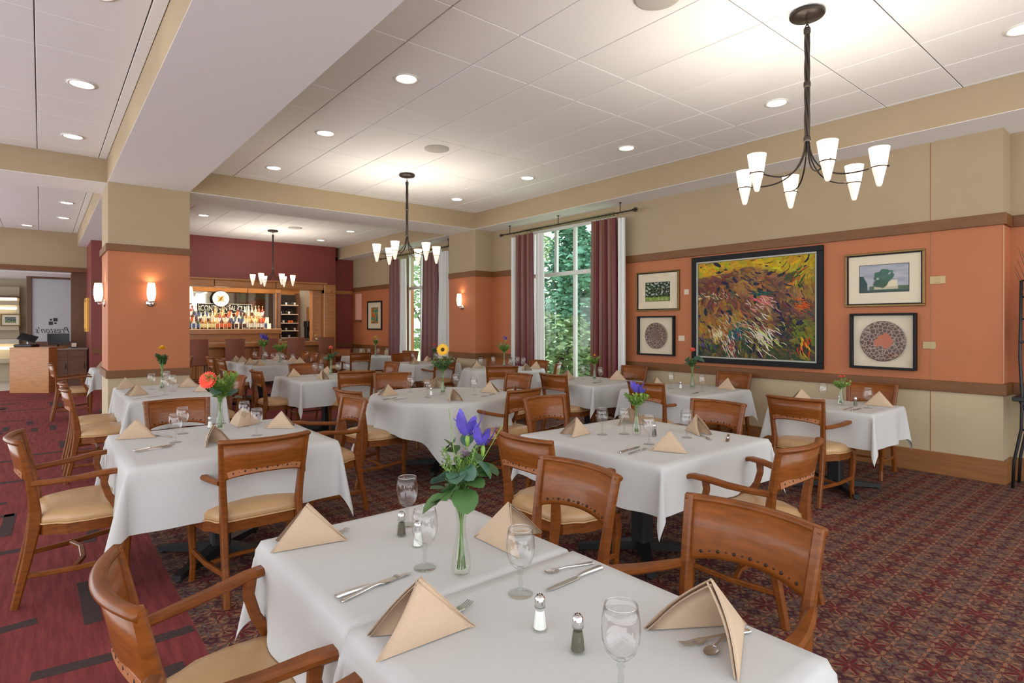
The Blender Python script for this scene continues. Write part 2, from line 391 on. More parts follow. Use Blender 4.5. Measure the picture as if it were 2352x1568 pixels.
# bar wall, burgundy, with its opening
BY = 15.5
g = MB(); g.box(.87, 6.36, BY, BY+.25, 2.60, 3.80, M['burgundy']); g.box(.87, 1.75, BY, BY+.25, 0, 2.6, M['burgundy']); g.box(6.36, 7.0, 15.7, 15.95, 0, 3.4, M['burgundy']); g.box(6.33, 6.5, 15.7, 15.95, 3.3, 3.7, M['burgundy'])
struct(g.build('wall_bar'))
g = MB(); g.box(.84, .87, BY, 17.2, 0, 3.35, M['burgundy']); struct(g.build('wall_bar_return'))
TRN[0] += 1; boxobj('trim_%d' % TRN[0], .86, 1.72, BY-.02, BY, 2.36, 2.46, M['rail'], st=True)
TRN[0] += 1; boxobj('trim_%d' % TRN[0], .86, 1.72, BY-.02, BY, .86, .97, M['rail'], st=True)
TRN[0] += 1; boxobj('trim_%d' % TRN[0], 6.37, WX-.03, 15.68, 15.7, 2.37, 2.46, M['oak'], st=True)
TRN[0] += 1; boxobj('trim_%d' % TRN[0], 6.37, WX-.03, 15.68, 15.7, .86, .96, M['rail'], st=True)

# oak surround of the bar opening
sur = empty('bar_surround', (0, BY, 0)); tag(sur, 'honey oak framed surround of the lit bar opening in the burgundy wall', 'bar surround')
for a, b in ((1.75, 3.27), (3.29, 4.73), (4.75, 6.0)):
    q = MB(); q.box(a, b, -.05, .25, 2.44, 2.60, M['oak'], b=.008); q.box(a+.05, b-.05, -.057, -.05, 2.47, 2.57, M['oak'], b=.003); o = q.build('header_panel', sur)
q = MB(); q.box(1.70, 6.10, -.08, -.001, 2.60, 2.645, M['oak'], b=.006); q.build('cornice', sur)
q = MB(); q.box(6.0, 6.33, -.10, .20, 0, 2.595, M['oak'], b=.01); q.box(6.06, 6.27, -.107, -.10, .2, 2.3, M['oak'], b=.003); q.build('post', sur)
q = MB(); q.box(5.72, 6.0, .05, .25, 0, 2.44, M['oak'], b=.01); q.build('inner_post', sur)
q = MB(); q.box(6.0, 6.33, -.12, .20, 2.35, 2.50, M['oak'], b=.01); q.lathe([(.05, 0), (.05, .01), (.03, .016)], M['oak'], 12, Matrix.Translation((6.165, -.12, 2.425)) @ Matrix.Rotation(PI/2, 4, 'X')); q.build('capital', sur)

# host area walls beyond the column
g = MB(); g.box(-4.2, .84, 17.0, 17.25, 2.84, 3.8, M['beige']); struct(g.build('wall_host_header'))
TRN[0] += 1; boxobj('trim_%d' % TRN[0], -4.2, .84, 16.96, 17.3, 2.74, 2.84, M['rail'], st=True)
boxobj('wall_host_back', -4.2, 3, 20.3, 20.5, 0, 3.4, M['hallw'], st=True)
g = MB(); g.box(-4.2, 1.3, 17.3, 20.3, 2.70, 2.74, M['soffit']); struct(g.build('ceiling_hall'))
g = MB(); g.box(.55, .84, 17.25, 17.5, 0, 2.74, M['oakd']); g.box(.84, 1.1, 17.2, 20.3, 0, 2.8, M['burgundy']); struct(g.build('wall_host_right'))
boxobj('floor_hall', -3.0, -.15, 17.3, 20.3, 0, .004, M['stone'], st=True)
# wall behind the bar
BB = 16.95
boxobj('wall_back_bar', .87, 6.6, BB, BB+.15, 0, 3.2, M['oak'], st=True); boxobj('ceiling_bar_alcove', .87, 6.6, BY+.25, BB, 2.76, 2.8, M['soffit'], st=True); boxobj('wall_bar_side', 6.6, 6.75, 15.95, BB, 0, 2.8, M['cream'], st=True)

# ---------------------------------------------------------------- windows
WN = [0]
def window(y0, y1, z0, z1, upper, lower, ztr):
    WN[0] += 1; root = struct(empty('window_%d' % WN[0], (7.30, (y0+y1)/2, z0)))
    fw = .055
    def bar(a, b, c, d, nm, t=.05):
        q = MB(); q.box(-t/2, t/2, a-(y0+y1)/2, b-(y0+y1)/2, c-z0, d-z0, M['winframe'], b=.006); q.build(nm, root)
    bar(y0, y1, z0, z0+fw, 'frame_rail'); bar(y0, y1, z1-fw, z1, 'frame_rail'); bar(y0, y0+fw, z0+fw, z1-fw, 'frame_stile'); bar(y1-fw, y1, z0+fw, z1-fw, 'frame_stile')
    bar(y0+fw, y1-fw, ztr-.035, ztr+.035, 'transom', .07)
    def row(ms, za, zb):
        ed = [y0+fw]+ms+[y1-fw]
        for m_ in ms: bar(m_-.032, m_+.032, za, zb, 'mullion', .06)
        for a, b in zip(ed[:-1], ed[1:]):
            q = MB(); q.box(-.003, .003, a-(y0+y1)/2+.02, b-(y0+y1)/2-.02, za-z0, zb-z0, M['pane']); q.build('pane', root)
    row(upper, ztr+.035, z1-fw); row(lower, z0+fw, ztr-.035)
window(5.92, 8.22, .30, 3.28, [6.55, 7.10, 7.58], [7.10], 2.42)
window(10.95, 13.04, .30, 3.28, [11.6, 12.4], [12.4], 2.42)

# ---------------------------------------------------------------- outdoors
boxobj('ground_lawn', 7.45, 60, -30, 50, -.35, -.2, M['grass'], st=True)
def tree(x, y, h, r, m_, label, name='tree', n=1500, cone=False):
    root = empty(name, (x, y, -.2)); tag(root, label, 'tree')
    q = MB(); q.tube([(0, 0, 0), (.05, .03, h*.3), (0, .08, h*.6)], [.13, .10, .05], M['trunk'], 8)
    for k in range(5):
        a = k*1.3; q.tube([(0, 0, h*.3), (math.cos(a)*r*.4, math.sin(a)*r*.4, h*.55)], [.05, .02], M['trunk'], 5)
    q.build('trunk', root)
    q = MB()
    for i in range(n):
        t = R.random(); a = R.uniform(0, 2*PI)
        rr = r*(1-t*.85)*math.sqrt(R.random()) if cone else r*math.sqrt(max(0, 1-(2*t-1)**2))*R.random()**.4
        z = h*.12+t*h*.88; p_ = Vector((rr*math.cos(a), rr*math.sin(a), z)) + noise.noise_vector(Vector((x+rr*2, y+a, z)))*.35
        T = Matrix.Translation(p_) @ Matrix.Rotation(R.uniform(0, 6.28), 4, 'Z') @ Matrix.Rotation(R.uniform(-1.2, 1.2), 4, 'X'); s_ = R.uniform(.07, .17)
        q.add([(-s_, 0, 0), (0, -s_*.6, .02), (s_, 0, 0), (0, s_*.6, -.02)], [(0, 1, 2, 3)], m_, False, T)
    o = q.build('foliage', root); o['kind'] = 'stuff'
tree(14.5, 14.3, 6.0, 1.7, M['tree'], 'tall green conifer seen through the middle of the near window', 'conifer_tree', 5000, True)
tree(12.0, 12.3, 1.9, 1.1, M['tree2'], 'low pale flowering bush at the foot of the near window view', 'bush', 1100)
tree(13.8, 12.2, 4.8, 1.3, M['tree'], 'leafy green tree behind the right drape of the near window', 'tree', 2600)
tree(11.6, 10.4, 1.5, .8, M['tree2'], 'light green shrub low outside the right part of the near window', 'bush', 1000)
tree(18.5, 20.5, 6.0, 2.0, M['tree2'], 'pale distant tree in the left panes of the near window', 'tree', 2000)
tree(12.5, 21.0, 5.0, 1.6, M['tree2'], 'pale tree outside the far window', 'tree', 1800)
tree(22, 20.0, 3.6, 2.2, M['tree'], 'broad dark tree far across the lawn', 'tree', 2000)

# ---------------------------------------------------------------- curtains
def drape(name, y0, y1, zt, label, kind, x=6.78, folds=None, cat='curtain'):
    root = MB(); n = folds or max(3, int((y1-y0)/.085)); K = n*8; rows = 10; vs = []; fs = []
    for j in range(rows+1):
        t = j/rows; z = zt-.02-(zt-.10)*t
        for i in range(K+1):
            u = i/K; yy = y0+(y1-y0)*(.5+(u-.5)*(.90+.14*t)); ph = u*n*2*PI
            xx = x+.038*math.sin(ph)*(.75+.35*t)+.010*math.sin(ph*.5+t*2)
            vs.append((xx, yy+.008*math.sin(ph*2), z))
    ms = [M['drape1'], M['drape3'], M['drape2'], M['drape1'], M['drape3'], M['drape2']] if kind == 'd' else [M['sheer']]
    for m_ in ms: root.mi(m_)
    root.v = vs
    for j in range(rows):
        for i in range(K):
            a = j*(K+1)+i; root.f.append((a, a+1, a+K+2, a+K+1)); root.sm.append(True)
            k = int(i/K*n*1.5) % (len(ms)); root.m.append(root.mi(ms[k]))
    o = root.build(name); tag(o, label, cat); return o
drape('curtain', 7.62, 8.13, 3.16, 'striped burgundy and copper curtain on the left of the near window', 'd')
drape('curtain', 5.70, 6.26, 3.16, 'striped burgundy and copper curtain on the right of the near window', 'd')
drape('sheer_curtain', 8.13, 8.26, 3.14, 'white sheer curtain left of the near window, against the terracotta wall', 's', 6.80, 2)
drape('sheer_curtain', 7.42, 7.62, 3.14, 'white sheer curtain between the near window glass and its left curtain', 's', 6.83, 3)
drape('sheer_curtain', 5.58, 5.70, 3.14, 'narrow white sheer edge right of the near window curtain', 's', 6.80, 2)
drape('curtain', 12.60, 13.10, 3.14, 'striped curtain on the left of the far window', 'd')
drape('curtain', 10.80, 11.48, 3.14, 'striped curtain on the right of the far window', 'd')
drape('sheer_curtain', 12.36, 12.60, 3.12, 'white sheer inside the far window, beside its left curtain', 's', 6.83, 3)
drape('sheer_curtain', 10.40, 10.80, 3.12, 'wide white sheer panel between the far curtain and the sconce wall', 's', 6.80, 5)
def rod(y0, y1, z, label, marks, rings):
    root = empty('curtain_rod', (6.78, (y0+y1)/2, z)); tag(root, label, 'curtain rod'); m0 = (y0+y1)/2
    q = MB(); q.tube([(0, y0-m0, 0), (0, y1-m0, 0)], .011, M['bronze'], 8); q.build('rod', root)
    for s_, e in ((-1, y0-m0), (1, y1-m0)):
        q = MB()
        for k in range(3):
            pth = [(0.022*math.cos(a)*math.cos(k*2.1), e+s_*(.045-.03*math.cos(a/1.0)+.01), .022*math.sin(a)+.01*math.sin(k*2.1)) for a in [i*PI/5 for i in range(11)]]
            q.tube(pth, .005, M['bronze'], 5)
        q.tube([(0, e, 0), (0, e+s_*.10, 0)], [.014, .004], M['bronze'], 6); q.build('finial', root)
    for y in marks:
        q = MB(); q.tube([(0, y-m0, 0), (0, y-m0, 3.35-z)], .007, M['bronze'], 6); q.lathe([(.022, 0), (.022, .008)], M['bronze'], 10, Matrix.Translation((0, y-m0, 3.341-z))); q.build('ceiling_bracket', root)
    q = MB()
    for y in rings: q.tube([(.018*math.cos(a), y-m0, .018*math.sin(a)-.006) for a in [i*PI/4 for i in range(8)]], .003, M['bronze'], 4, True)
    q.build('curtain_rings', root)['kind'] = 'stuff'
rod(5.42, 8.50, 3.20, 'long black curtain rod over the near window', (5.65, 7.0, 8.3), [5.62+.08*k for k in range(8)]+[7.45+.09*k for k in range(9)])
rod(10.36, 13.55, 3.19, 'black curtain rod over the far window', (10.4, 12, 13.3), [10.45+.09*k for k in range(11)]+[12.4+.09*k for k in range(8)])

# ---------------------------------------------------------------- lights on the ceiling
def downlight_mesh():
    a = MB(); a.lathe([(.108, 0), (.112, -.006), (.095, -.010), (.085, -.004), (.083, .0)], mat('downlight_trim', (.75, .73, .70), .4), 28, caps=False)
    b = MB(); b.lathe([(.0, -.003), (.085, -.003)], M['lens'], 24, caps=False); return a.mesh('trim_ring'), b.mesh('lens')
dm = downlight_mesh()
def downlight(x, y, label, z=3.659):
    r = empty('recessed_downlight', (x, y, z)); tag(r, label, 'downlight', 'recessed ceiling downlights')
    for n_, me in (('trim_ring', dm[0]), ('lens', dm[1])):
        o = bpy.data.objects.new(n_, me); C.objects.link(o); o.parent = r
DL = [((2.475, 4.465), 'nearest recessed downlight of the left row in the main ceiling'), ((2.475, 6.316), 'second recessed downlight of the left row in the main ceiling'), ((2.475, 8.168), 'farthest recessed downlight of the left row, near the crossbeam'),
      ((5.53, .849), 'recessed downlight cut by the right edge of the picture'), ((5.53, 2.66), 'recessed downlight just left of the large chandelier stem'), ((5.53, 4.51), 'third recessed downlight along the right soffit'), ((5.53, 6.36), 'fourth recessed downlight along the right soffit, before the near window'), ((5.53, 8.21), 'small farthest recessed downlight of the main ceiling, by the corner'),
      ((.28, 6.42), 'nearer round downlight in the left ceiling bay'), ((.28, 8.27), 'farther round downlight in the left ceiling bay'), ((2.475, 12.6), 'downlight just right of the column top in the bar ceiling'), ((5.53, 12.6), 'right front downlight in the bar ceiling'), ((5.53, 14.42), 'right rear downlight in the bar ceiling, close to the burgundy wall'), ((2.475, 14.42), 'downlight half hidden by the column, by the burgundy wall'),
      ((.35, 12.85), 'nearer downlight over the host area'), ((.35, 14.7), 'farther downlight over the host area'), ((-.24, 16.3), 'downlight washing the beige wall above the host opening'),
      ((2.475, 2.62), 'unseen recessed downlight above the top edge, over the right of centre table'), ((2.475, .77), 'unseen recessed downlight overhead near the camera, right bay'), ((.28, 4.57), 'unseen recessed downlight above the top edge over the left table'), ((.28, 2.72), 'unseen recessed downlight overhead between camera and left table'), ((5.53, 10.8), 'recessed downlight hidden behind the crossbeam by the far window'), ((2.475, 10.8), 'recessed downlight hidden behind the crossbeam by the column'), ((.28, .87), 'unseen recessed downlight right above the camera'), ((-1.6, 4.5), 'unseen recessed downlight left of the picture, level with the left table'), ((-1.6, 8.2), 'unseen recessed downlight left of the picture, level with the column'), ((-1.6, 12.8), 'unseen recessed downlight left of the picture in the host bay'), ((-1.6, .87), 'unseen recessed downlight left of the camera')]  # downlights out of sight, put in for the light they give
for k, (p_, l_) in enumerate(DL): downlight(p_[0], p_[1], l_ or 'recessed downlight out of view above the dining room')
def speaker(x, y, r, label):
    q = MB(); q.lathe([(0, -.014), (r*.9, -.014), (r, -.010), (r, 0)], mat('speaker_grille', (.52, .50, .46), .7, bump=.5, scale=(300, 300, 300)), 28, caps=False); o = q.build('ceiling_speaker', None, (x, y, 3.66)); tag(o, label, 'ceiling speaker')
speaker(3.748, 6.007, .15, 'flat round ceiling speaker behind the middle chandelier'); speaker(3.137, 2.30, .15, 'round ceiling speaker cut by the top edge of the picture'); speaker(4.38, 12.942, .15, 'small round speaker in the bar ceiling')

# lamps
def bulb(parent, loc, watts, r_=.018, col=(1, .82, .60)):
    l = bpy.data.lights.new('bulb', 'POINT'); l.energy = watts; l.shadow_soft_size = r_; l.color = col
    o = bpy.data.objects.new('bulb', l); C.objects.link(o); o.parent = parent; o.location = loc; return o
# chandeliers
def chandelier(x, y, label, turn=.838):
    root = empty('chandelier', (x, y, 3.66)); tag(root, label, 'chandelier', None)
    q = MB(); q.lathe([(.0, -.055), (.03, -.05), (.06, -.040), (.105, -.035), (.113, -.025), (.113, -.012), (.10, 0)], M['bronze'], 28); q.build('canopy', root)
    q = MB()
    for k in range(2):
        q.tube([(0.012*math.cos(a) if k == 0 else 0, 0 if k == 0 else .012*math.cos(a), -.075-.03*k+.02*math.sin(a)) for a in [i*PI/4 for i in range(8)]], .003, M['bronze'], 5, True)
    q.build('chain_link', root)
    q = MB()
    for k in range(4):
        q.tube([(.011*math.cos(k*PI/2+z*9), .011*math.sin(k*PI/2+z*9), -z) for z in [.125+.0308*i for i in range(26)]], .0085, M['bronze'], 6)
    for z in (.13, .50, .88): q.lathe([(.019, -z-.022), (.023, -z-.012), (.023, -z+.012), (.019, -z+.022)], M['bronze'], 12)
    q.build('stem', root)
    for k in range(6):
        a = -PI/2-TH+turn+k*PI/3
        d = Vector((math.cos(a), math.sin(a), 0)); RR = .425
        pts = []
        for t in [i/12 for i in range(13)]:
            rr = .012+(RR-.055-.012)*t**1.7; z = -.90-.285*(1-(1-t)**2.2); pts.append(d*rr+Vector((0, 0, z+.035*t**3)))
        q = MB(); q.tube(pts, .0055, M['bronze'], 6)
        c = d*RR+Vector((0, 0, -1.150))
        q.tube([c+Vector((math.cos(b)*.044, math.sin(b)*.044, 0)) for b in [i*PI/7 for i in range(14)]], .0045, M['bronze'], 5, True)
        q.lathe([(0, -.008), (.010, 0), (0, .008)], M['bronze'], 8, Matrix.Translation(c+d*.050)); arm = q.build('arm', root)
        q = MB(); q.lathe([(.041, -.005), (.060, .125), (.057, .125), (.037, -.003)], M['shade'], 20, caps=False); sh = q.build('lamp_shade', arm, c); bulb(sh, (0, 0, .108), 12, .02, (1, .90, .76))
        q = MB(); q.lathe([(.0, -.125), (.012, -.122), (.018, -.108), (.041, -.005)], M['shadeg'], 18, caps=False); q.lathe([(0, -.122), (.008, -.112), (0, -.100)], M['chrome'], 8); q.build('glass_tip', arm, c)
chandelier(4.09, 1.755, 'large six-light bronze chandelier at upper right, nearest the camera'); chandelier(4.06, 7.305, 'six-light bronze chandelier hanging in the middle of the room'); chandelier(4.1, 13.6, 'small distant six-light chandelier in front of the burgundy bar wall')

def sconce(x, y, z, nx, ny, label):
    rz = math.atan2(ny, nx); root = empty('wall_sconce', (x, y, z), rz); tag(root, label, 'wall lamp', None)
    q = MB(); q.lathe([(.055, 0), (.055, .012), (.03, .02)], M['chrome'], 20, Matrix.Translation((0, 0, -.11)) @ Matrix.Rotation(PI/2, 4, 'Y')); q.tube([(.01, 0, -.11), (.07, 0, -.13), (.075, 0, -.10)], .010, M['chrome'], 8); q.lathe([(.02, -.105), (.04, -.095), (.035, -.085)], M['chrome'], 16, Matrix.Translation((.075, 0, 0))); q.build('wall_mount', root)
    q = MB(); q.lathe([(.032, -.09), (.045, -.05), (.052, .0), (.052, .06), (.046, .12), (.040, .155), (.036, .155), (.046, .06), (.03, -.085)], M['sconce'], 20, Matrix.Translation((.075, 0, 0)), caps=False); sh = q.build('glass_shade', root); bulb(sh, (.075, 0, .13), 2.5, .02)
sconce(1.135, 9.03, 1.90, 0, -1, 'lit tulip glass sconce on the front face of the terracotta column')
sconce(.665, 9.45, 1.90, -1, 0, 'lit glass sconce on the left side of the terracotta column')
sconce(1.602, 9.5, 1.90, 1, 0, 'lit glass sconce half hidden on the right side of the column')
sconce(6.53, 9.50, 1.96, -1, 0, 'lit glass sconce on the terracotta pier between the two windows')

# ---------------------------------------------------------------- chairs
def arc(x, sag=.052, w=.225): return -sag*(1-(x/w)**2)
def lean(z):   # y of rear post centre line
    P_ = [(0, -.275), (.12, -.25), (.30, -.212), (.44, -.192), (.52, -.192), (.62, -.204), (.75, -.226), (.885, -.255)]
    for (a, b), (c, d) in zip(P_[:-1], P_[1:]):
        if z <= c: return b+(d-b)*(z-a)/(c-a)
    return P_[-1][1]
def make_chair(arms):
    root = empty('armchair' if arms else 'dining_chair', (0, 0, 0)); W = .62 if arms else .54; fw = W/2-.02; rw = .222
    wd = M['wood']
    # seat outline
    def outline(inset, n=9):
        out = []
        f = fw-.008-inset; r_ = rw+.02-inset
        for i in range(n): u = -1+2*i/(n-1); out.append((u*f, .205+.045*(1-u*u)-inset))          # front edge left->right
        for t in (.2, .45, .7): out.append((f*(1-t)+r_*t+.030*math.sin(PI*t), .205-inset+(-.175+inset-.205+inset)*t))
        out += [(r_+.004, -.10), (r_-.018, -.158+inset*.5), (r_-.06, -.185+inset), (-r_+.06, -.185+inset), (-r_+.018, -.158+inset*.5), (-r_-.004, -.10)]
        for t in (.7, .45, .2): out.append((-(f*(1-t)+r_*t+.030*math.sin(PI*t)), .205-inset+(-.175+inset-.205+inset)*t))
        return out
    q = MB(); prev = None; n_ = len(outline(0)); vs = []
    for ins, z in ((.006, .425), (.0, .44), (.002, .462), (.018, .482), (.06, .494), (.13, .499)):
        vs += [(x, y, z) for x, y in outline(ins)]
    fs = []
    for k in range(5):
        for i in range(n_): fs.append((k*n_+i, (k+1)*n_+i, (k+1)*n_+(i+1) % n_, k*n_+(i+1) % n_))
    vs.append((0, .02, .502)); fs += [(5*n_+i, 6*n_, 5*n_+(i+1) % n_) for i in range(n_)]
    fs.append(tuple(range(n_)))
    q.add(vs, fs, M['leather'], True); seat = q.build('seat', root)
    q = MB(); q.tube([(x, y, .430) for x, y in outline(-.003)], .0048, M['pipe'], 5, True); q.build('piping', seat)
    q = MB(); o0 = outline(.004); o1 = outline(.03); vs = [(x, y, .368) for x, y in o0]+[(x, y, .426) for x, y in o0]+[(x, y, .426) for x, y in o1]+[(x, y, .368) for x, y in o1]
    fs = [(k*n_+i, k*n_+(i+1) % n_, ((k+1) % 4)*n_+(i+1) % n_, ((k+1) % 4)*n_+i) for k in range(4) for i in range(n_)]
    q.add(vs, [f[::-1] for f in fs], wd); q.build('seat_frame', root)
    # legs
    for s_ in (-1, 1):
        q = MB(); q.rect([(s_*(fw-.012), .205, .43), (s_*(fw-.008), .212, .34), (s_*(fw-.014), .207, .20), (s_*(fw-.018), .210, .09), (s_*(fw-.014), .228, 0)], [.046, .046, .036, .030, .032], [.046, .048, .037, .031, .034], (1, 0, 0), wd); q.build('leg', root)
        zs = (0, .12, .25, .36, .44, .50, .58, .68, .78, .885)
        q = MB(); q.rect([(s_*(.200 if z < .5 else .200+(z-.5)*.062), lean(z)+(0 if z < .6 else 0), z) for z in zs], .034, [.038, .040, .046, .054, .060, .056, .046, .038, .032, .026], (1, 0, 0), wd); q.build('leg', root)
        q = MB(); q.rect([(s_*(fw-.014), .20, .185), (s_*((fw+.19)/2+.008), 0, .165), (s_*.199, lean(.15)+.01, .16)], .020, .028, (1, 0, 0), wd); q.build('stretcher', root)
        if arms:
            pa = [(s_*.222, -.205, .652), (s_*.248, -.12, .655), (s_*.276, -.01, .664), (s_*.298, .10, .680), (s_*.310, .170, .683), (s_*.314, .215, .674), (s_*.314, .238, .656)]
            q = MB(); q.rect(pa, [.028, .036, .044, .050, .052, .050, .040], [.030, .030, .030, .028, .026, .024, .016], (1, 0, 0), wd, ch=.3, smooth=False); ar = q.build('armrest', root)
            q = MB(); q.rect([(s_*.292, .11, .672), (s_*.289, .105, .62), (s_*.286, .125, .55), (s_*.281, .165, .48), (s_*.275, .185, .41)], [.030, .027, .026, .028, .032], [.040, .034, .034, .040, .046], (1, 0, 0), wd); q.build('arm_support', ar)
    q = MB(); q.rect([(-.222, -.02, .168), (-.1, .02, .170), (.1, .02, .170), (.222, -.02, .168)], .028, .020, (0, 1, 0), wd); q.build('cross_stretcher', root)
    # curved back panel with an arched lower edge
    n = 14; q = MB(); vs = []; fs = []
    for i in range(n+1):
        x = -.218+.436*i/n; u = x/.218; zb = .655+.040*(1-u*u)**.6 if abs(u) < 1 else .655
        for z in (zb, zb+.02, .78, .872):
            y = lean(z)+arc(x); vs += [(x, y-.010, z), (x, y+.010, z)]
    for i in range(n):
        a, b = i*8, (i+1)*8
        for k in range(3): fs += [(a+2*k, b+2*k, b+2*k+2, a+2*k+2), (a+2*k+1, a+2*k+3, b+2*k+3, b+2*k+1)]
        fs += [(a, a+1, b+1, b), (a+6, b+6, b+7, a+7)]
    fs += [(0, 2, 3, 1), (2, 4, 5, 3), (4, 6, 7, 5)] + [(n*8+1, n*8+3, n*8+2, n*8), (n*8+3, n*8+5, n*8+4, n*8+2), (n*8+5, n*8+7, n*8+6, n*8+4)]
    q.add(vs, fs, M['woodh'], True); back = q.build('backrest', root)
    q = MB(); q.rect([(x, lean(.87)+arc(x)-.006, .876) for x in [-.238+.476*i/n for i in range(n+1)]], .036, .026, (0, 1, 0), wd, ch=.36, smooth=True); q.build('crest_rail', root)
    q = MB(); pts = []
    for i in range(n+1):
        x = -.190+.380*i/n; u = x/.218; pts.append((x, lean(.70)+arc(x)-.0085, .678+.040*(1-u*u)**.6))
    q.rect(pts, .010, .034, (0, 1, 0), M['woodl'], ch=.1); band = q.build('pierced_band', back)
    q = MB()
    for i in range(13):
        x = -.165+.330*i/12; u = x/.218; r_ = .0058 if i % 2 == 0 else .0028
        T = Matrix.Translation((x, lean(.70)+arc(x)-.0145, .680+.040*(1-u*u)**.6)) @ Matrix.Rotation(-PI/2, 4, 'X')
        q.lathe([(r_, 0), (r_, .026)], M['hole'], 8, T)
    q.build('hole_row', back)
    return root
CH = {}
used = set()
def place_chair(mx, my, f, arms, label, group):
    """(mx,my): middle of the top of the back, f: facing direction in degrees"""
    a = math.radians(f); key = arms
    if key not in CH: CH[key] = make_chair(arms); r = CH[key]
    else: r = copy_tree(CH[key])
    r.location = (mx+.255*math.cos(a), my+.255*math.sin(a), 0); r.rotation_euler = (0, 0, a-PI/2)
    tag(r, label, 'chair', group); return r
G1, G2, G3 = 'chairs at the foreground tables', 'chairs at the left table', 'chairs at the right of centre table'
place_chair(.16, 1.69, 0, 1, 'large wooden armchair at lower left, side on to the foreground tables', G1)
place_chair(.15, .93, 0, 1, 'wooden armchair mostly cut by the bottom edge, only crest and arm tip showing', G1)
place_chair(1.81, 1.75, 180, 0, 'wooden chair with back to camera right of the foreground vase, between two tables', G1)
place_chair(1.815, .965, 180, 1, 'large wooden armchair at lower right with pierced back, napkin in front of it', G1)
place_chair(-.09, 4.19, 0, 1, 'wooden armchair at far left edge, side on, with wide tan seat beside the red carpet', G2)
place_chair(.957, 3.30, 90, 1, 'wooden armchair seen from behind at the near side of the left table', G2)
place_chair(.863, 5.36, 270, 0, 'glossy curved chair back facing us behind the wine glasses of the left table', G2)
place_chair(2.02, 4.53, 180, 1, 'wooden armchair at the right side of the left table, next to its hanging cloth corner', G2)
place_chair(2.22, 5.12, 5, 0, 'armless wooden chair with tan seat tucked at the left of the round table', 'chairs at the round table')
place_chair(3.21, 7.13, 75, 1, 'wooden armchair seen from behind at the red gerbera table', 'chairs at the gerbera table')
place_chair(3.45, 6.58, 250, 0, 'glossy curved chair back behind the tan napkin on the far side of the round table', 'chairs at the round table')
place_chair(4.62, 5.48, 183, 0, 'narrow glossy chair back at the far right of the round table', 'chairs at the round table')
place_chair(3.55, 4.12, 98, 1, 'wooden armchair at the near right of the round table, arm reaching left', 'chairs at the round table')
place_chair(3.31, 3.58, 270, 0, 'shiny curved chair back at the far side of the right of centre table', G3)
place_chair(2.07, 2.42, 0, 1, 'wooden armchair at the left of the right of centre table, partly hidden by another chair', G3)
place_chair(3.03, 1.335, 90, 1, 'wooden armchair at the near side of the right of centre table, arms pointing left', G3)
place_chair(4.18, 2.49, 180, 0, 'shiny curved chair back at the far right of the right of centre table', G3)
place_chair(4.915, 2.21, 0, 1, 'wooden armchair seen from behind at the small table by the right wall', 'chairs at the end table')
place_chair(6.70, 2.22, 180, 0, 'wooden chair against the wall under the round framed plate at right', 'chairs at the end table')
place_chair(6.80, 3.82, 180, 0, 'wooden chair against the wall below the big painting', 'chairs at the painting table')
place_chair(4.97, 3.80, 0, 1, 'wooden armchair at the left of the table below the big painting', 'chairs at the painting table')
place_chair(4.90, 5.15, 0, 0, 'armless wooden chair at the left of the window table, sunlit seat', 'chairs at the window table')
place_chair(6.78, 5.38, 180, 0, 'wooden chair by the right drape, at the wall end of the window table', 'chairs at the window table')
place_chair(5.26, 6.62, 55, 0, 'wooden chair with pierced back before the round table by the near window', 'chairs at the rear round table')
place_chair(6.62, 7.30, 180, 0, 'wooden chair against the near window glass', 'chairs at the rear round table')
place_chair(6.40, 6.62, 130, 0, 'small dark chair back low against the near window, partly hidden', 'chairs at the rear round table')
place_chair(6.52, 8.30, 235, 0, 'wooden chair partly hidden behind the mixed bouquet by the pier', 'chairs at the rear round table')
place_chair(4.45, 8.50, 180, 0, 'wooden chair at the right of the gerbera table, behind the round table chairs', 'chairs at the gerbera table')
place_chair(3.2, 9.05, 268, 0, 'shiny chair back at the far side of the gerbera table', 'chairs at the gerbera table')
place_chair(2.22, 8.08, 0, 0, 'dark armless chair at the left of the gerbera table, side on', 'chairs at the gerbera table')
place_chair(5.70, 8.83, 90, 1, 'wooden armchair behind the sunflower, before the rose table', 'chairs at the rose table')
place_chair(5.95, 10.95, 265, 0, 'wooden chair back at the far side of the rose table', 'chairs at the rose table')
place_chair(5.38, 11.72, 85, 1, 'small wooden armchair seen from behind at the yellow bouquet table', 'chairs at the yellow bouquet table')
place_chair(6.62, 11.75, 200, 0, 'small dark chair silhouetted against the far window', 'chairs at the yellow bouquet table')
place_chair(6.45, 13.25, 255, 0, 'orange-brown chair back beyond the yellow bouquet table, by the far curtain', 'chairs at the yellow bouquet table')
place_chair(1.83, 7.35, 180, 0, 'dark chair back edge right of the column table, nearer of the two', 'chairs at the column table')
place_chair(1.90, 8.08, 180, 0, 'dark chair back edge right of the column table, farther of the two', 'chairs at the column table')
place_chair(.20, 7.00, 0, 0, 'armless chair at the left of the column table, nearer of the two', 'chairs at the column table')
place_chair(.20, 7.72, 0, 0, 'armless chair at the left of the column table, farther of the two', 'chairs at the column table')
place_chair(.14, 11.55, 0, 1, 'dark wooden armchair near the host counter, left of the column', 'chairs at the rear left table')
place_chair(2.45, 11.05, 0, 0, 'orange wooden chair at the left end of the bar tables, nearer one', 'chairs at the bar tables')
place_chair(2.47, 12.0, 0, 0, 'orange wooden chair at the left end of the bar tables, farther one', 'chairs at the bar tables')
place_chair(2.20, 12.45, 180, 0, 'orange chair just right of the column edge facing away from the bar tables', 'chairs at the bar tables')
place_chair(4.40, 11.3, 180, 0, 'reddish chair right of the bar tables, nearest of three', 'chairs at the bar tables')
place_chair(4.50, 12.1, 180, 0, 'orange chair right of the bar tables, middle of three', 'chairs at the bar tables')
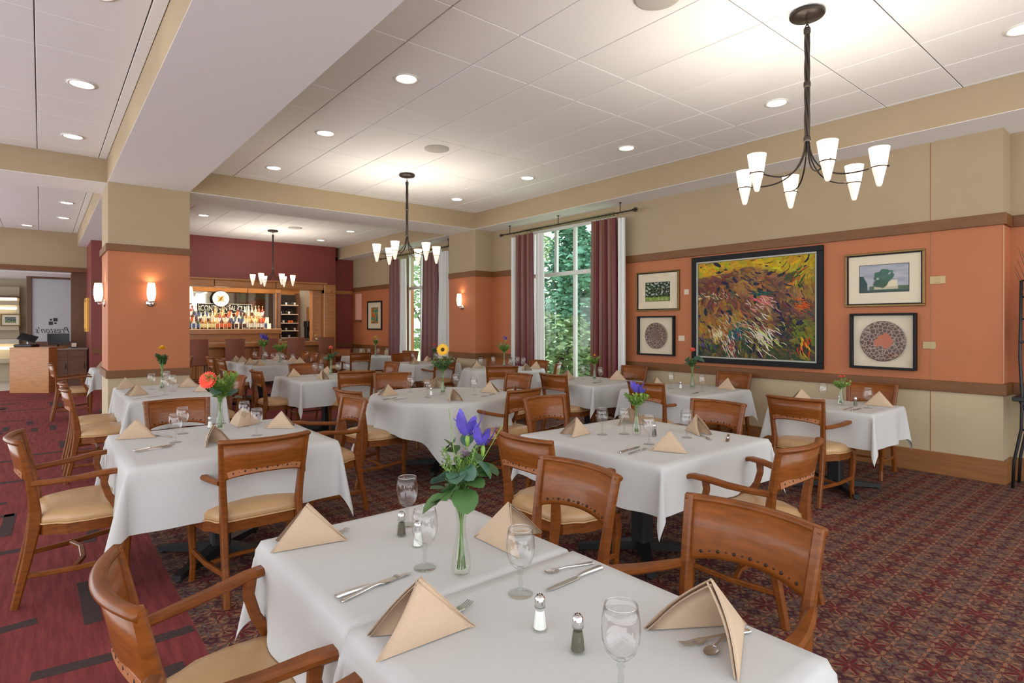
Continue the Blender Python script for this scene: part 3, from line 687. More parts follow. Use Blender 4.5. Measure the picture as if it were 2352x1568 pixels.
place_chair(4.60, 12.9, 180, 0, 'orange chair right of the bar tables, farthest of three', 'chairs at the bar tables')
place_chair(5.85, 13.9, 250, 0, 'small chair with a bright sheen in front of the purple wall', 'chairs at the yellow bouquet table')

# ---------------------------------------------------------------- tables and cloths
TOPZ = .760
def table(cx, cy, w_, d_, label, round_=False):
    root = empty('pedestal_table', (cx, cy, 0)); tag(root, label, 'table')
    q = MB()
    if round_: q.lathe([(w_/2-.006, .722), (w_/2-.002, .735), (w_/2-.004, .752)], M['oakd'], 40)
    else: q.box(-w_/2+.006, w_/2-.006, -d_/2+.006, d_/2-.006, .722, .753, M['oakd'], b=.008)
    q.build('tabletop', root)
    q = MB(); q.box(-.055, .055, -.055, .055, .04, .70, M['black'], b=.012); q.box(-.2, .2, -.2, .2, .70, .722, M['black']); q.build('pedestal', root)
    L = min(.42, max(w_, d_)*.45)
    q = MB()
    for k in range(4):
        T = Matrix.Rotation(k*PI/2+PI/4, 4, 'Z')
        q.add([(.04, -.04, .03), (.04, .04, .03), (.04, .04, .085), (.04, -.04, .085), (L, -.025, .015), (L, .025, .015), (L, .025, .045), (L, -.025, .045)], [(0, 1, 5, 4), (1, 2, 6, 5), (2, 3, 7, 6), (3, 0, 4, 7), (4, 5, 6, 7), (3, 2, 1, 0)], M['black'], False, T)
        q.lathe([(.018, 0), (.018, .018)], M['black'], 8, T @ Matrix.Translation((L-.02, 0, 0)))
    q.build('cross_base', root)
def smoothstep(t): t = max(0, min(1, t)); return t*t*(3-2*t)
def cloth_sq(cx, cy, w_, d_, L, label, seed, dz=0, Lw=None):
    rr = random.Random(seed); hx, hy = w_/2, d_/2; ph = [rr.uniform(0, 6.28) for _ in range(8)]; tw = [rr.choice((-1, 1))*rr.uniform(.35, .6) for _ in range(4)]; cw = [rr.uniform(.18, .27) for _ in range(4)]
    def axis(h):
        a = [0.0, h*.35, h*.7, h-.012, h]; n = 11
        a += [h+L*((i+1)/n) for i in range(n)]; return [-v for v in a[::-1][:-1]]+a
    def fine(ax, h):   # denser along the top so waves on the sides resolve
        out = []
        inner = [v for v in ax if abs(v) <= h]; k = 22; dense = [-h+2*h*i/k for i in range(k+1)]
        return sorted(set([round(v, 5) for v in ax if abs(v) > h]+[round(v, 5) for v in dense]))
    xs = fine(axis(hx), hx); ys = fine(axis(hy), hy); vs = []
    fl = .035; r0 = .012
    def drop(o):       # small rounded edge then straight down: returns (out, down)
        if o < r0*1.5: a = o/(r0*1.5)*PI/2; return r0*math.sin(a), r0*(1-math.cos(a))
        return r0, r0+o-r0*1.5
    for t in ys:
        for s_ in xs:
            ox, oy = max(abs(s_)-hx, 0), max(abs(t)-hy, 0); sgx, sgy = (1 if s_ > 0 else -1), (1 if t > 0 else -1)
            if ox == 0 and oy == 0:
                vs.append((s_, t, .0008*math.sin(s_*9+ph[0])*math.sin(t*8+ph[1])))
            elif oy == 0 or ox == 0:
                o = ox or oy; a, b = drop(o); u = (t if oy == 0 else s_); h = hy if oy == 0 else hx; side = (0 if s_ > 0 else 1) if oy == 0 else (2 if t > 0 else 3)
                edge = 1-smoothstep((abs(u)-h*.6)/(h*.4))
                wv = (.024*math.sin(u*9+ph[side])+.013*math.sin(u*17+ph[side+4]))*(b/L)*edge
                off = a+fl*b+wv
                vs.append((s_+sgx*(off-ox), t, -b) if oy == 0 else (s_, t+sgy*(off-oy), -b))
            else:
                rho = math.hypot(ox, oy); ph_ = math.atan2(oy, ox); ci = (0 if sgx > 0 else 1)+(0 if sgy > 0 else 2)
                a, b = drop(rho); s2 = math.sin(2*ph_)
                mm = fl+(cw[ci]-fl)*max(0, s2)**1.3; an = ph_+tw[ci]*s2*.7
                vs.append((sgx*(hx+(a+b*mm)*math.cos(an)), sgy*(hy+(a+b*mm)*math.sin(an)), -b*math.sqrt(1-mm*mm)))
    q = MB(); nx = len(xs); fs = [(j*nx+i, j*nx+i+1, (j+1)*nx+i+1, (j+1)*nx+i) for j in range(len(ys)-1) for i in range(nx-1)]
    q.add(vs, fs, M['cloth'], True); o = q.build('tablecloth', None, (cx, cy, TOPZ+dz)); tag(o, label, 'tablecloth', 'white tablecloths'); return o
def cloth_round(cx, cy, Rr, Sq, label, seed, rot=0):
    rr = random.Random(seed); ph = [rr.uniform(0, 6.28) for _ in range(6)]; q = MB(); nt_ = 120; vs = [(0, 0, 0)]; rings = [Rr*.5, Rr*.95, Rr]+[None]*12; K = len(rings)
    for k in range(K):
        for i in range(nt_):
            th = 2*PI*i/nt_; c = max(abs(math.cos(th-rot)), abs(math.sin(th-rot))); c = max(c, .80)
            if k < 3: r_ = rings[k]; vs.append((r_*math.cos(th), r_*math.sin(th), 0)); continue
            H = Sq/c-Rr; h = H*(k-2)/12; wv = math.sin(th*13+ph[0])*.5+math.sin(th*8+ph[1])*.5+math.sin(th*21+ph[2])*.2
            off = .010+h*(.13+.22*wv); r_ = Rr+off; vs.append((r_*math.cos(th), r_*math.sin(th), -h*.97-.006))
    fs = [(0, 1+i, 1+(i+1) % nt_) for i in range(nt_)]
    for k in range(K-1):
        for i in range(nt_): fs.append((1+k*nt_+i, 1+(k+1)*nt_+i, 1+(k+1)*nt_+(i+1) % nt_, 1+k*nt_+(i+1) % nt_))
    q.add(vs, fs, M['cloth'], True); o = q.build('tablecloth', None, (cx, cy, TOPZ)); tag(o, label, 'tablecloth', 'white tablecloths')
TABS = {  # key: x0,x1,y0,y1, overhang, phrase
 'fore_back': (.58, 1.335, 1.335, 2.055, .265, 'the rear foreground table'), 'fore_front': (.575, 1.335, .53, 1.31, .275, 'the front foreground table'),
 'left': (.345, 1.46, 3.52, 4.66, .345, 'the left table'), 'right': (2.49, 3.63, 1.80, 2.93, .265, 'the right of centre table'),
 'column': (.66, 1.50, 6.60, 8.15, .30, 'the table before the column'), 'red': (2.58, 3.65, 7.38, 8.45, .34, 'the gerbera table'),
 'bar_near': (2.85, 3.95, 10.66, 11.62, .28, 'the nearer bar table'), 'bar_far': (2.85, 3.95, 11.66, 12.66, .28, 'the farther bar table'),
 'window': (5.10, 6.05, 4.66, 5.66, .28, 'the window table'), 'paint': (5.15, 6.22, 3.30, 4.28, .30, 'the table below the painting'),
 'end': (5.27, 6.03, 1.74, 2.60, .30, 'the small right wall table'), 'rose': (5.25, 6.25, 9.18, 10.12, .30, 'the rose table'),
 'gold': (5.45, 6.42, 12.0, 12.9, .30, 'the yellow bouquet table'), 'rear_left': (.65, 1.5, 11.2, 12.2, .30, 'the table behind the column')}
TL = {'fore_back': 'rear', 'fore_front': 'front'}
for k, (x0, x1, y0, y1, L, phr) in TABS.items():
    table((x0+x1)/2, (y0+y1)/2, x1-x0-.012, y1-y0-.012, 'black pedestal table under the cloth of '+phr.replace('the ', '', 1))
    cloth_sq((x0+x1)/2, (y0+y1)/2, x1-x0, y1-y0, L, 'white tablecloth on '+phr, hash(k) % 7 if 0 else len(phr)*7+len(k), dz=.004 if k == 'fore_front' else 0)
RT = {'round': (3.27, 5.15, .73, 1.02, 'the central round table', .35), 'roundwin': (6.0, 7.5, .68, .98, 'the rear round table', .2)}
for k, (x, y, r_, s_, phr, ro) in RT.items():
    table(x, y, 2*r_-.01, 2*r_, 'black pedestal table under the cloth of '+phr.replace('the ', '', 1), True); cloth_round(x, y, r_, s_, 'white round-draped tablecloth on '+phr, len(k), ro)
PH = {k: v[5] for k, v in TABS.items()}; PH.update({k: v[4] for k, v in RT.items()})
def tz(k): return TOPZ+(.005 if k == 'fore_front' else .001)

# ---------------------------------------------------------------- napkins
def napkin_mesh(seed, sp):
    rr = random.Random(seed); q = MB(); s = 1.0+rr.uniform(-.05, .05)
    def shell(f, th, dy):
        Bk = Vector((0, .10+dy*0, 0)); P_ = Vector((0, -.010-dy, .118*f)); 
        for sd in (-1, 1):
            Lf = Vector((sd*sp*f, -math.sqrt(.211**2-sp*sp)*f+.10-dy, 0)); n = 7; vs = []; fs = []
            nrm = (P_-Bk).cross(Lf-Bk).normalized()*sd*-1
            if nrm.z < 0: nrm = -nrm
            rows = []
            for i in range(n+1):
                row = []
                for j in range(i+1):
                    u = i/n; v = (j/i if i else 0)
                    p_ = Bk.lerp(P_, u)*(1-v)+Bk.lerp(Lf, u)*v
                    bul = .010*math.sin(PI*v)*u+.005*math.sin(u*PI)*math.sin(v*PI); p_ = p_+nrm*(bul+th)
                    if v == 1: p_.z = max(p_.z, 0)
                    p_.z = max(p_.z, .0005); row.append(p_)
                rows.append(row)
            for layer in (0, 1):
                idx = []; base = len(vs)
                for row in rows:
                    idx.append([]);
                    for p_ in row: idx[-1].append(len(vs)); vs.append(p_-nrm*.0035*layer if p_.z > .004 else p_-Vector((sd*.003*layer, 0, 0)))
                for i in range(n):
                    for j in range(i+1):
                        fs.append((idx[i][j], idx[i+1][j], idx[i+1][j+1]))
                        if j < i: fs.append((idx[i][j], idx[i+1][j+1], idx[i][j+1]))
                if layer == 0: id0 = idx
                else:
                    for j in range(n): fs.append((id0[n][j], idx[n][j], idx[n][j+1], id0[n][j+1]))
            q.add([v_*s for v_ in vs], fs, M['nap'], True)
    shell(1.0, 0, 0); shell(.955, -.0045, .004)
    return q.mesh('napkin')
NM = [napkin_mesh(i, (.05, .08, .105, .07)[i]) for i in range(4)]
NAP = {  # x, y, direction the open front points to (deg)
 'fore_back': [(.705, 1.92, 155, 1.08, 0), (1.22, 1.52, -60, 1.05, 2)], 'fore_front': [(.70, 1.168, 164, 1.12, 0), (1.215, .73, 176, 1.12, 2)],
 'left': [(.49, 4.42, 150, 1), (1.32, 4.22, -20, 1), (.82, 3.92, -80, 1), (1.14, 4.50, 60, 1)],
 'right': [(2.78, 2.68, 165, 1), (3.38, 2.74, 240, 1), (2.83, 2.00, -45, 1), (3.45, 2.22, -110, 1)],
 'round': [(2.80, 5.42, 170, 1), (3.10, 4.68, -100, 1), (3.75, 4.95, -50, 1), (3.55, 5.70, 240, 1)],
 'column': [(.76, 7.95, 170, 1), (.78, 7.12, 190, 1), (1.33, 7.65, 0, 1), (1.38, 7.05, 0, 1)],
 'red': [(2.77, 8.22, 170, 1), (2.93, 7.62, -80, 1), (3.3, 8.33, 90, 1)],
 'bar_near': [(2.98, 11.2, 180, 1), (3.04, 10.82, 190, 1), (3.8, 11.4, 0, 1), (3.8, 11.0, 0, 1)], 'bar_far': [(3.02, 12.35, 180, 1), (3.05, 12.0, 180, 1), (3.75, 12.2, 0, 1)],
 'window': [(5.50, 5.48, 170, 1), (5.92, 5.0, -30, 1.1)], 'paint': [(5.62, 4.12, 150, 1), (6.08, 3.50, -60, 1)], 'end': [(5.68, 2.48, 120, 1), (5.88, 1.90, -70, 1.05)],
 'roundwin': [(5.76, 7.93, 170, 1), (6.02, 6.98, -100, 1), (6.38, 7.12, -45, 1)], 'rose': [(5.45, 9.5, 190, 1), (5.93, 9.85, 60, 1)], 'rear_left': [(.8, 11.9, 180, 1)]}
for k, L_ in NAP.items():
    L_ = sorted(L_, key=lambda a: scr(a[0], a[1]))
    for i, (x, y, d, s_, *vv) in enumerate(L_):
        o = bpy.data.objects.new('folded_napkin', NM[vv[0] if vv else (i+len(k)) % 4]); C.objects.link(o)
        o.location = (x, y, tz(k)+.001); o.rotation_euler = (0, 0, math.radians(d)+PI/2); o.scale = (s_*1.05,)*3
        tag(o, 'tan pyramid folded napkin, %s one on %s' % (ordinal(i, len(L_)) or 'only', PH[k]), 'napkin', 'tan folded napkins')

# ---------------------------------------------------------------- goblets, shakers, flatware
def goblet():
    root = empty('water_goblet', (0, 0, 0))
    q = MB(); q.lathe([(.006, .068), (.018, .074), (.030, .087), (.0375, .108), (.0395, .130), (.0375, .155), (.0335, .178), (.0322, .178), (.0362, .155), (.0380, .130), (.036, .108), (.028, .089), (.012, .078), (0, .076)], M['glass'], 28, caps=False); q.tube([(.0329*math.cos(a), .0329*math.sin(a), .1782) for a in [i*PI/12 for i in range(24)]], .0009, M['chrome'], 5, True); q.build('bowl', root)  # thin chrome ring added at the rim to stand in for its highlight
    q = MB(); q.lathe([(.034, .0), (.0345, .002), (.022, .005), (.008, .010), (.0055, .022), (.0065, .035), (.005, .050), (.0085, .058), (.006, .063), (.009, .070), (.0, .074)], M['stemg'], 24); q.build('stem', root)
    return root
GOB = {
 'fore_back': [(1.04, 1.87), (0.9, 1.51)], 'fore_front': [(1.01, 1.19), (0.89, 0.74)],
 'left': [(0.65, 4.11), (0.74, 4.41), (1.14, 4.45), (1.11, 4.03)], 'right': [(2.91, 2.58), (3.04, 2.50), (2.9, 2.19), (3.26, 2.16)],
 'round': [(3.12, 5.54), (3.03, 5.03), (3.6, 5.37), (3.52, 4.91)], 'column': [(0.97, 7.64), (1.16, 7.92), (1.12, 7.25), (1.0, 6.94)],
 'red': [(3.05, 8.18), (3.04, 7.92), (3.36, 8.1), (3.47, 8.01)], 'bar_near': [(3.45, 11.45), (3.62, 11.46), (3.46, 10.89), (3.68, 11.0)],
 'bar_far': [(3.35, 12.3), (3.56, 12.34), (3.65, 11.82), (3.45, 11.9)], 'window': [(5.65, 5.04), (5.66, 5.36)], 'paint': [(5.60, 3.92), (5.63, 3.54)],
 'end': [(5.70, 2.30), (5.64, 1.9)], 'roundwin': [(5.70, 7.75), (6.02, 7.82), (5.94, 7.25), (6.33, 7.54), (6.22, 7.26)], 'rose': [(5.59, 9.83), (5.95, 9.55)],
 'gold': [(5.70, 12.39), (5.90, 12.42), (6.08, 12.3), (6.25, 12.2)]}
g0 = goblet(); first = True
for k, L_ in GOB.items():
    L_ = sorted(L_, key=lambda a: scr(*a))
    for i, (x, y) in enumerate(L_):
        r = g0 if first else copy_tree(g0); first = False
        r.location = (x, y, tz(k)); tag(r, 'clear stemmed goblet, %s goblet on %s' % (ordinal(i, len(L_)), PH[k]), 'glass', 'clear water goblets')
def shaker(fill, nm):
    root = empty(nm, (0, 0, 0))
    q = MB(); q.lathe([(.018, 0), (.0205, .004), (.019, .014), (.0155, .035), (.0125, .056)], M['vase'], 8, smooth=False); q.build('glass_body', root)
    q = MB(); q.lathe([(.0155, .006), (.0130, .030), (.0105, .048)], fill, 8, smooth=False); q.build('filling', root)
    q = MB(); q.lathe([(.0135, .056), (.0130, .064), (.0135, .068), (.0125, .078), (.008, .084), (0, .086)], M['chrome'], 14)
    for a in range(6): q.lathe([(.0015, 0), (.0015, .002)], M['hole'], 5, Matrix.Translation((.006*math.cos(a), .006*math.sin(a), .0835)))
    q.build('cap', root); return root
S0, P0 = shaker(M['salt'], 'salt_shaker'), shaker(M['pepper'], 'pepper_shaker'); uS = uP = False
for k, kind, x, y in (('fore_back', 'p', .972, 1.788), ('fore_back', 's', .968, 1.668), ('fore_front', 's', .927, 1.02), ('fore_front', 'p', .93, .897), ('left', 's', .93, 4.52), ('right', 'p', 3.13, 2.32), ('end', 'p', 5.693, 2.02), ('end', 's', 5.71, 2.16), ('round', 's', 3.14, 5.14), ('paint', 's', 5.70, 3.86)):
    if kind == 's': r = S0 if not uS else copy_tree(S0); uS = True
    else: r = P0 if not uP else copy_tree(P0); uP = True
    r.location = (x, y, tz(k)); tag(r, 'small faceted glass %s shaker with chrome cap on %s' % ('salt' if kind == 's' else 'pepper', PH[k]), 'shaker', 'salt and pepper shakers')
def strip(q, prof, m_, z=.0015, th=.0018):   # prof: (x along, half width, lift)
    vs = []
    for x, h, l in prof: vs += [(x, -h, z+l), (x, h, z+l), (x, h*.8, z+l+th), (x, -h*.8, z+l+th)]
    fs = []
    for i in range(len(prof)-1):
        a = i*4
        for j in range(4): fs.append((a+j, a+4+j, a+4+(j+1) % 4, a+(j+1) % 4))
    fs += [(0, 1, 2, 3), tuple(len(prof)*4-4+j for j in (3, 2, 1, 0))]; q.add(vs, fs, m_, False)
def knife_mesh():
    q = MB(); strip(q, [(0, .006, .001), (.004, .009, .002), (.04, .008, .003), (.09, .006, .003), (.10, .005, .002)], M['steel'], th=.005)
    strip(q, [(.10, .005, .001), (.115, .0095, .001), (.19, .010, .001), (.22, .008, .001), (.235, .001, .001)], M['steel'], th=.0012); return q.mesh('knife')
def fork_mesh():
    q = MB(); strip(q, [(0, .006, .0), (.01, .0085, .001), (.05, .006, .002), (.10, .0032, .004), (.125, .004, .004), (.14, .011, .002), (.155, .0125, .001)], M['steel'], th=.002)
    for j in (-1.5, -.5, .5, 1.5):
        y = j*.0062; q.rect([(.153, y, .003), (.175, y, .002), (.195, y*.95, .006)], .0028, .0016, (0, 1, 0), M['steel'])
    return q.mesh('fork')
def spoon_mesh():
    q = MB(); strip(q, [(0, .006, .0), (.01, .0085, .001), (.05, .006, .002), (.10, .0030, .005), (.125, .004, .004)], M['steel'], th=.002)
    vs = []; n = 14; 
    for rr, z in ((1, .006), (.8, .003), (.4, .0008)):
        for i in range(n): a = 2*PI*i/n; vs.append((.145+.024*rr*math.cos(a), .0155*rr*math.sin(a), z))
    vs.append((.145, 0, .0005)); fs = [(k*n+i, (k+1)*n+i, (k+1)*n+(i+1) % n, k*n+(i+1) % n) for k in range(2) for i in range(n)]+[(2*n+i, 3*n, 2*n+(i+1) % n) for i in range(n)]
    q.add(vs, fs, M['steel'], True); return q.mesh('spoon')
FM = {'knife': knife_mesh(), 'fork': fork_mesh(), 'spoon': spoon_mesh()}
CUT = []
def cut(kind, x, y, x1, y1, k): CUT.append((kind, x, y, math.atan2(y1-y, x1-x), k))
for a in ((.612, 1.493, .848, 1.499, 'fore_back'), (1.305, 1.160, 1.08, 1.154, 'fore_front'), (.411, 3.972, .564, 4.017, 'left'), (2.56, 2.14, 2.797, 2.178, 'right'), (3.53, 2.02, 3.30, 1.90, 'right'), (2.56, 5.10, 2.80, 5.20, 'round'), (3.70, 4.78, 3.48, 4.72, 'round'),
          (.72, 6.80, .93, 6.84, 'column'), (5.30, 3.453, 5.55, 3.52, 'paint'), (5.34, 1.924, 5.56, 1.932, 'end'), (5.32, 4.875, 5.55, 4.93, 'window')): cut('knife', *a)
for a in ((.614, 1.463, .80, 1.499, 'fore_back'), (.421, 3.93, .63, 3.98, 'left'), (2.58, 2.09, 2.80, 2.12, 'right'), (3.40, 2.16, 3.29, 2.0, 'right'), (.69, 1.175, .865, 1.231, 'fore_front'), (1.31, .695, 1.12, .765, 'fore_front'), (.67, 1.90, .85, 1.965, 'fore_back'), (5.36, 1.99, 5.6, 2.0, 'end'), (2.64, 5.02, 2.86, 5.10, 'round')): cut('fork', *a)
for a in ((1.311, 1.20, 1.16, 1.235, 'fore_front'), (.66, 4.30, .58, 4.45, 'left'), (1.30, .725, 1.13, .70, 'fore_front')): cut('spoon', *a)
cnt = {}
for kind, x, y, a, k in CUT:
    cnt.setdefault((kind, k), []).append((x, y, a))
for (kind, k), L_ in cnt.items():
    L_.sort(key=lambda a: scr(a[0], a[1]))
    for i, (x, y, a) in enumerate(L_):
        o = bpy.data.objects.new(kind, FM[kind]); C.objects.link(o); o.location = (x, y, tz(k)+.001); o.rotation_euler = (0, 0, a)
        tag(o, 'stainless steel %s lying on the cloth of %s%s' % (kind, PH[k], '' if len(L_) == 1 else ', %s %s there' % (ordinal(i, len(L_)), kind)), kind, 'stainless flatware')

# ---------------------------------------------------------------- vases and bouquets
def vase(x, y, z, label, s_=1.0):
    root = empty('bud_vase', (x, y, z)); tag(root, label, 'vase', 'clear glass bud vases'); n = 20
    q = MB(); prof = [(.023, 0), (.026, .004), (.029, .03), (.028, .05), (.021, .085), (.0145, .12), (.0135, .15), (.016, .19), (.020, .21), (.0185, .21), (.0145, .19), (.012, .15), (.013, .12), (.019, .085), (.026, .05), (.027, .03), (.022, .008), (0, .008)]
    vs = []
    for k, (r_, h) in enumerate(prof):
        for i in range(n): a = 2*PI*i/n; rr = r_*(1+(.05 if i % 2 else -.03)*(1 if .02 < h < .2 else 0)); vs.append((rr*math.cos(a)*s_, rr*math.sin(a)*s_, h*s_))
    fs = [(k*n+i, k*n+(i+1) % n, (k+1)*n+(i+1) % n, (k+1)*n+i) for k in range(len(prof)-1) for i in range(n)]
    q.add(vs, fs, M['vase'], True); q.build('vase_body', root)
def leaf_round(r_, m_):
    q = MB(); vs = [(0, 0, 0)]; n = 12
    for i in range(n+1):
        a = -PI*.94+2*PI*.94*i/n; rr = r_*(1+.12*math.cos(a)); x = rr*math.cos(a)+r_*.95; y = rr*math.sin(a)*.92; vs.append((x, y, .25*abs(y)-.35*x*x/r_*.3))
    vs.append((r_, 0, -.01*r_)); c = len(vs)-1
    q.add(vs, [(c, 1+i, 2+i) for i in range(n)]+[(c, n+1, 0), (c, 0, 1)], m_, True); return q.mesh('leaf')
def petal(q, base, d, L, wd, droop, m_, up=Vector((0, 0, 1))):
    d = d.normalized(); sd = d.cross(up).normalized() if abs(d.z) < .98 else Vector((1, 0, 0)); nn = sd.cross(d); vs = []
    for t, f in ((0, .25), (.3, .8), (.65, 1), (.9, .6), (1, .1)):
        c = base+d*L*t-nn*droop*L*t*t*-1*(-1); vs += [c-sd*wd*f/2, c+nn*wd*.12*f, c+sd*wd*f/2]
    fs = []
    for k in range(4): a = k*3; fs += [(a, a+1, a+4, a+3), (a+1, a+2, a+5, a+4)]
    q.add(vs, fs, m_, True)
def flower_iris(root, p_, s_=1, m_='iris'):
    q = MB()
    for k in range(3):
        a = k*2.09+.4; petal(q, p_, Vector((math.cos(a)*.45, math.sin(a)*.45, 1)), .060*s_, .026*s_, .25, M[m_])
        a += 1.05; petal(q, p_, Vector((math.cos(a), math.sin(a), .35)), .062*s_, .030*s_, -.8, M[m_])
    q.lathe([(.004, -.03), (.008, -.01), (.005, .01)], M['leafl'], 8, Matrix.Translation(p_)); q.build('flower_head', root)
def flower_disc(root, p_, d, r_, m_, ctr, n=20, layers=2, cf=.3):
    T = Matrix.Translation(p_) @ d.to_track_quat('Z', 'Y').to_matrix().to_4x4(); q = MB()
    for l in range(layers):
        for k in range(n):
            a = 2*PI*(k+.5*l)/n; dd = Vector((math.cos(a), math.sin(a), .10+.22*l)); b = MB(); petal(b, Vector((0, 0, .002*l))+dd*r_*.15, dd, r_*(.85-.14*l), r_*.30, 0, m_); q.add(b.v, b.f, m_, True, T)
    q.lathe([(r_*cf, .0), (r_*cf, r_*.10), (r_*cf*.6, r_*.2), (0, r_*.22)], ctr, 14, T); q.lathe([(.004, -.02), (r_*.25, -.004), (r_*.2, 0)], M['stemm'], 8, T); q.build('flower_head', root)
def flower_ruffle(root, p_, r_, m_, name='flower_head'):
    q = MB()
    for k in range(34):
        a = k*2.4; e = 1-k/34; d = Vector((math.cos(a)*e, math.sin(a)*e, 1-.7*e)); petal(q, p_, d, r_, r_*.6, .3*(R.random()-.3), m_)
    q.build(name, root)
def sprig(q, base, d, L, m_, n=9, lw=.006, ll=.018):
    d = d.normalized(); sd = d.orthogonal().normalized(); pts = [base+d*L*t+Vector((0, 0, -.2*L*t*t)) for t in (0, .35, .7, 1)]
    q.tube(pts, .0011, M['stemm'], 4)
    for i in range(n):
        t = .25+.75*i/n; c = base+d*L*t+Vector((0, 0, -.2*L*t*t)); a = i*2.4; v = (Matrix.Rotation(a, 3, d) @ sd)*.9+d*.7; petal(q, c, v, ll*(1.1-.4*t), lw, 0, m_)
LM = {'leaf': leaf_round(.026, M['leaf']), 'leafb': leaf_round(.022, M['leafb'])}
CD = Vector((-math.sin(TH), -math.cos(TH), 0)); RT_ = Vector((math.cos(TH), -math.sin(TH), 0))
def bouquet(x, y, z, kind, label, s_=1.0, seed=1):
    rr = random.Random(seed); root = empty('bouquet', (x, y, z+.02)); tag(root, label, 'bouquet', 'small table bouquets')
    q = MB()
    for k in range(9):
        a = k*.7; q.tube([(.012*math.cos(a), .012*math.sin(a), .0), (.004*math.cos(a+2), .004*math.sin(a+2), .14), (.025*math.cos(a+2.6), .025*math.sin(a+2.6), .22)], .0019, M['stemm'], 5)
    q.build('stems', root)['kind'] = 'stuff'
    def leaves(n, m_, r0, r1, z0, z1, sc=1.0):
        for k in range(n):
            a = k*2.4+seed; h = z0+(z1-z0)*((k*.37) % 1); r_ = r0+(r1-r0)*rr.random(); o = bpy.data.objects.new('leaf', LM[m_]); C.objects.link(o); o.parent = root
            o.location = (r_*.25*math.cos(a), r_*.25*math.sin(a), h); o.rotation_euler = (rr.uniform(-.6, .6), rr.uniform(-.9, .9)-.2, a); k_ = sc*rr.uniform(.8, 1.25); o.scale = (k_,)*3; o.location = (r_*math.cos(a), r_*math.sin(a), h)
    def filler(cnt_, m_, L0, L1, z0, sp=.7, **kw):
        if kind != 'main': cnt_ = int(cnt_*1.7); kw['lw'] = kw.get('lw', .006)*1.5; kw['ll'] = kw.get('ll', .018)*1.35; sp = sp*1.25; z0 -= .02
        q = MB()
        for k in range(cnt_):
            a = k*2.4+.3; d = Vector((math.cos(a)*sp*rr.uniform(.3, 1), math.sin(a)*sp*rr.uniform(.3, 1), 1)); sprig(q, Vector((0, 0, z0)), d, rr.uniform(L0, L1), m_, **kw)
        q.build('greenery', root)['kind'] = 'stuff'
    if kind == 'main':
        leaves(20, 'leaf', .015, .055, .20, .34, 1.3); leaves(10, 'leafb', .02, .055, .24, .37, 1.15); filler(38, M['leafl'], .10, .22, .20, .5, n=20, lw=.006, ll=.016); filler(12, M['leaf'], .10, .16, .2, .6)
        flower_iris(root, Vector((.02, -.004, .385)), 1.15); flower_iris(root, Vector((.058, -.028, .355)), 1.0); flower_ruffle(root, Vector((.005, -.012, .33)), .020, M['mauve'], 'thistle_head')
        q = MB(); q.tube([(0, 0, .2), (-.02, .01, .35), (-.03, .02, .47)], .0012, M['leafl'], 4); q.tube([(0, 0, .2), (.06, -.03, .32), (.10, -.07, .42)], .0012, M['leafl'], 4); q.build('grass_blade', root)
    elif kind == 'gerbera':
        leaves(5, 'leafb', .05, .07, .18, .26, 1.3); filler(20, M['leafl'], .14, .26, .17, .45, n=20, lw=.010, ll=.026)
        flower_disc(root, Vector(RT_*-.045)+CD*.055+Vector((0, 0, .30)), CD+Vector((0, 0, .35)), .056, M['red'], mat('red_centre', (.5, .12, .03), .8), 22)
    elif kind == 'redtall':
        leaves(7, 'leafb', .01, .045, .16, .24, 1.1); filler(9, M['leaf'], .08, .14, .16, .4, n=12, lw=.010); flower_ruffle(root, Vector((0, 0, .29)), .035, M['coral'])
    elif kind == 'iris':
        filler(12, M['leafl'], .08, .16, .17, .7, n=10, lw=.012, ll=.022); flower_iris(root, Vector((0, 0, .26)), 1.2); flower_iris(root, Vector((.03, -.02, .25)), .8)
    elif kind == 'sun':
        filler(14, M['leaf'], .10, .18, .15, .7, n=14, lw=.008); leaves(6, 'leafb', .04, .09, .18, .26, 1.1); flower_disc(root, Vector((0, 0, .30)), CD+Vector((0, 0, .25)), .045, M['yellow'], M['brown'], 18, 2, .42)
    elif kind == 'yellow':
        filler(12, M['leafl'], .06, .13, .18, .45, n=12, lw=.012); flower_ruffle(root, Vector((.0, 0, .27)), .035, M['lemon']); flower_ruffle(root, Vector((.03, -.02, .24)), .022, M['pinkw'])
    elif kind == 'deep':
        filler(12, M['leaf'], .08, .14, .17, .3, n=16, lw=.010); flower_ruffle(root, Vector((0, 0, .29)), .032, M['yellow'])
    elif kind == 'coral2':
        filler(11, M['leafl'], .08, .16, .15, .9, n=10, lw=.010); flower_ruffle(root, Vector((-.02, 0, .25)), .022, M['coral']); flower_ruffle(root, Vector(RT_*.03)+Vector((0, 0, .25)), .020, M['coral'])
    elif kind == 'mixed':
        filler(14, M['leafl'], .10, .18, .17, .7, n=12, lw=.010); filler(8, M['leaf'], .1, .18, .17, .6); flower_ruffle(root, Vector((.03, -.02, .27)), .02, M['coral']); flower_ruffle(root, Vector((-.03, .02, .25)), .02, M['pinkw']); flower_iris(root, Vector((.02, 0, .31)), .8)
    elif kind == 'green':
        filler(14, M['leafl'], .08, .16, .16, .6, n=12, lw=.012); flower_ruffle(root, Vector((0, 0, .26)), .02, M['yellow']); flower_ruffle(root, Vector((.02, .01, .20)), .02, M['red'])
    elif kind == 'white':
        filler(16, M['leafl'], .08, .17, .15, .9, n=12, lw=.012); flower_ruffle(root, Vector((.01, 0, .27)), .022, M['pinkw'])
    root.scale = (s_,)*3
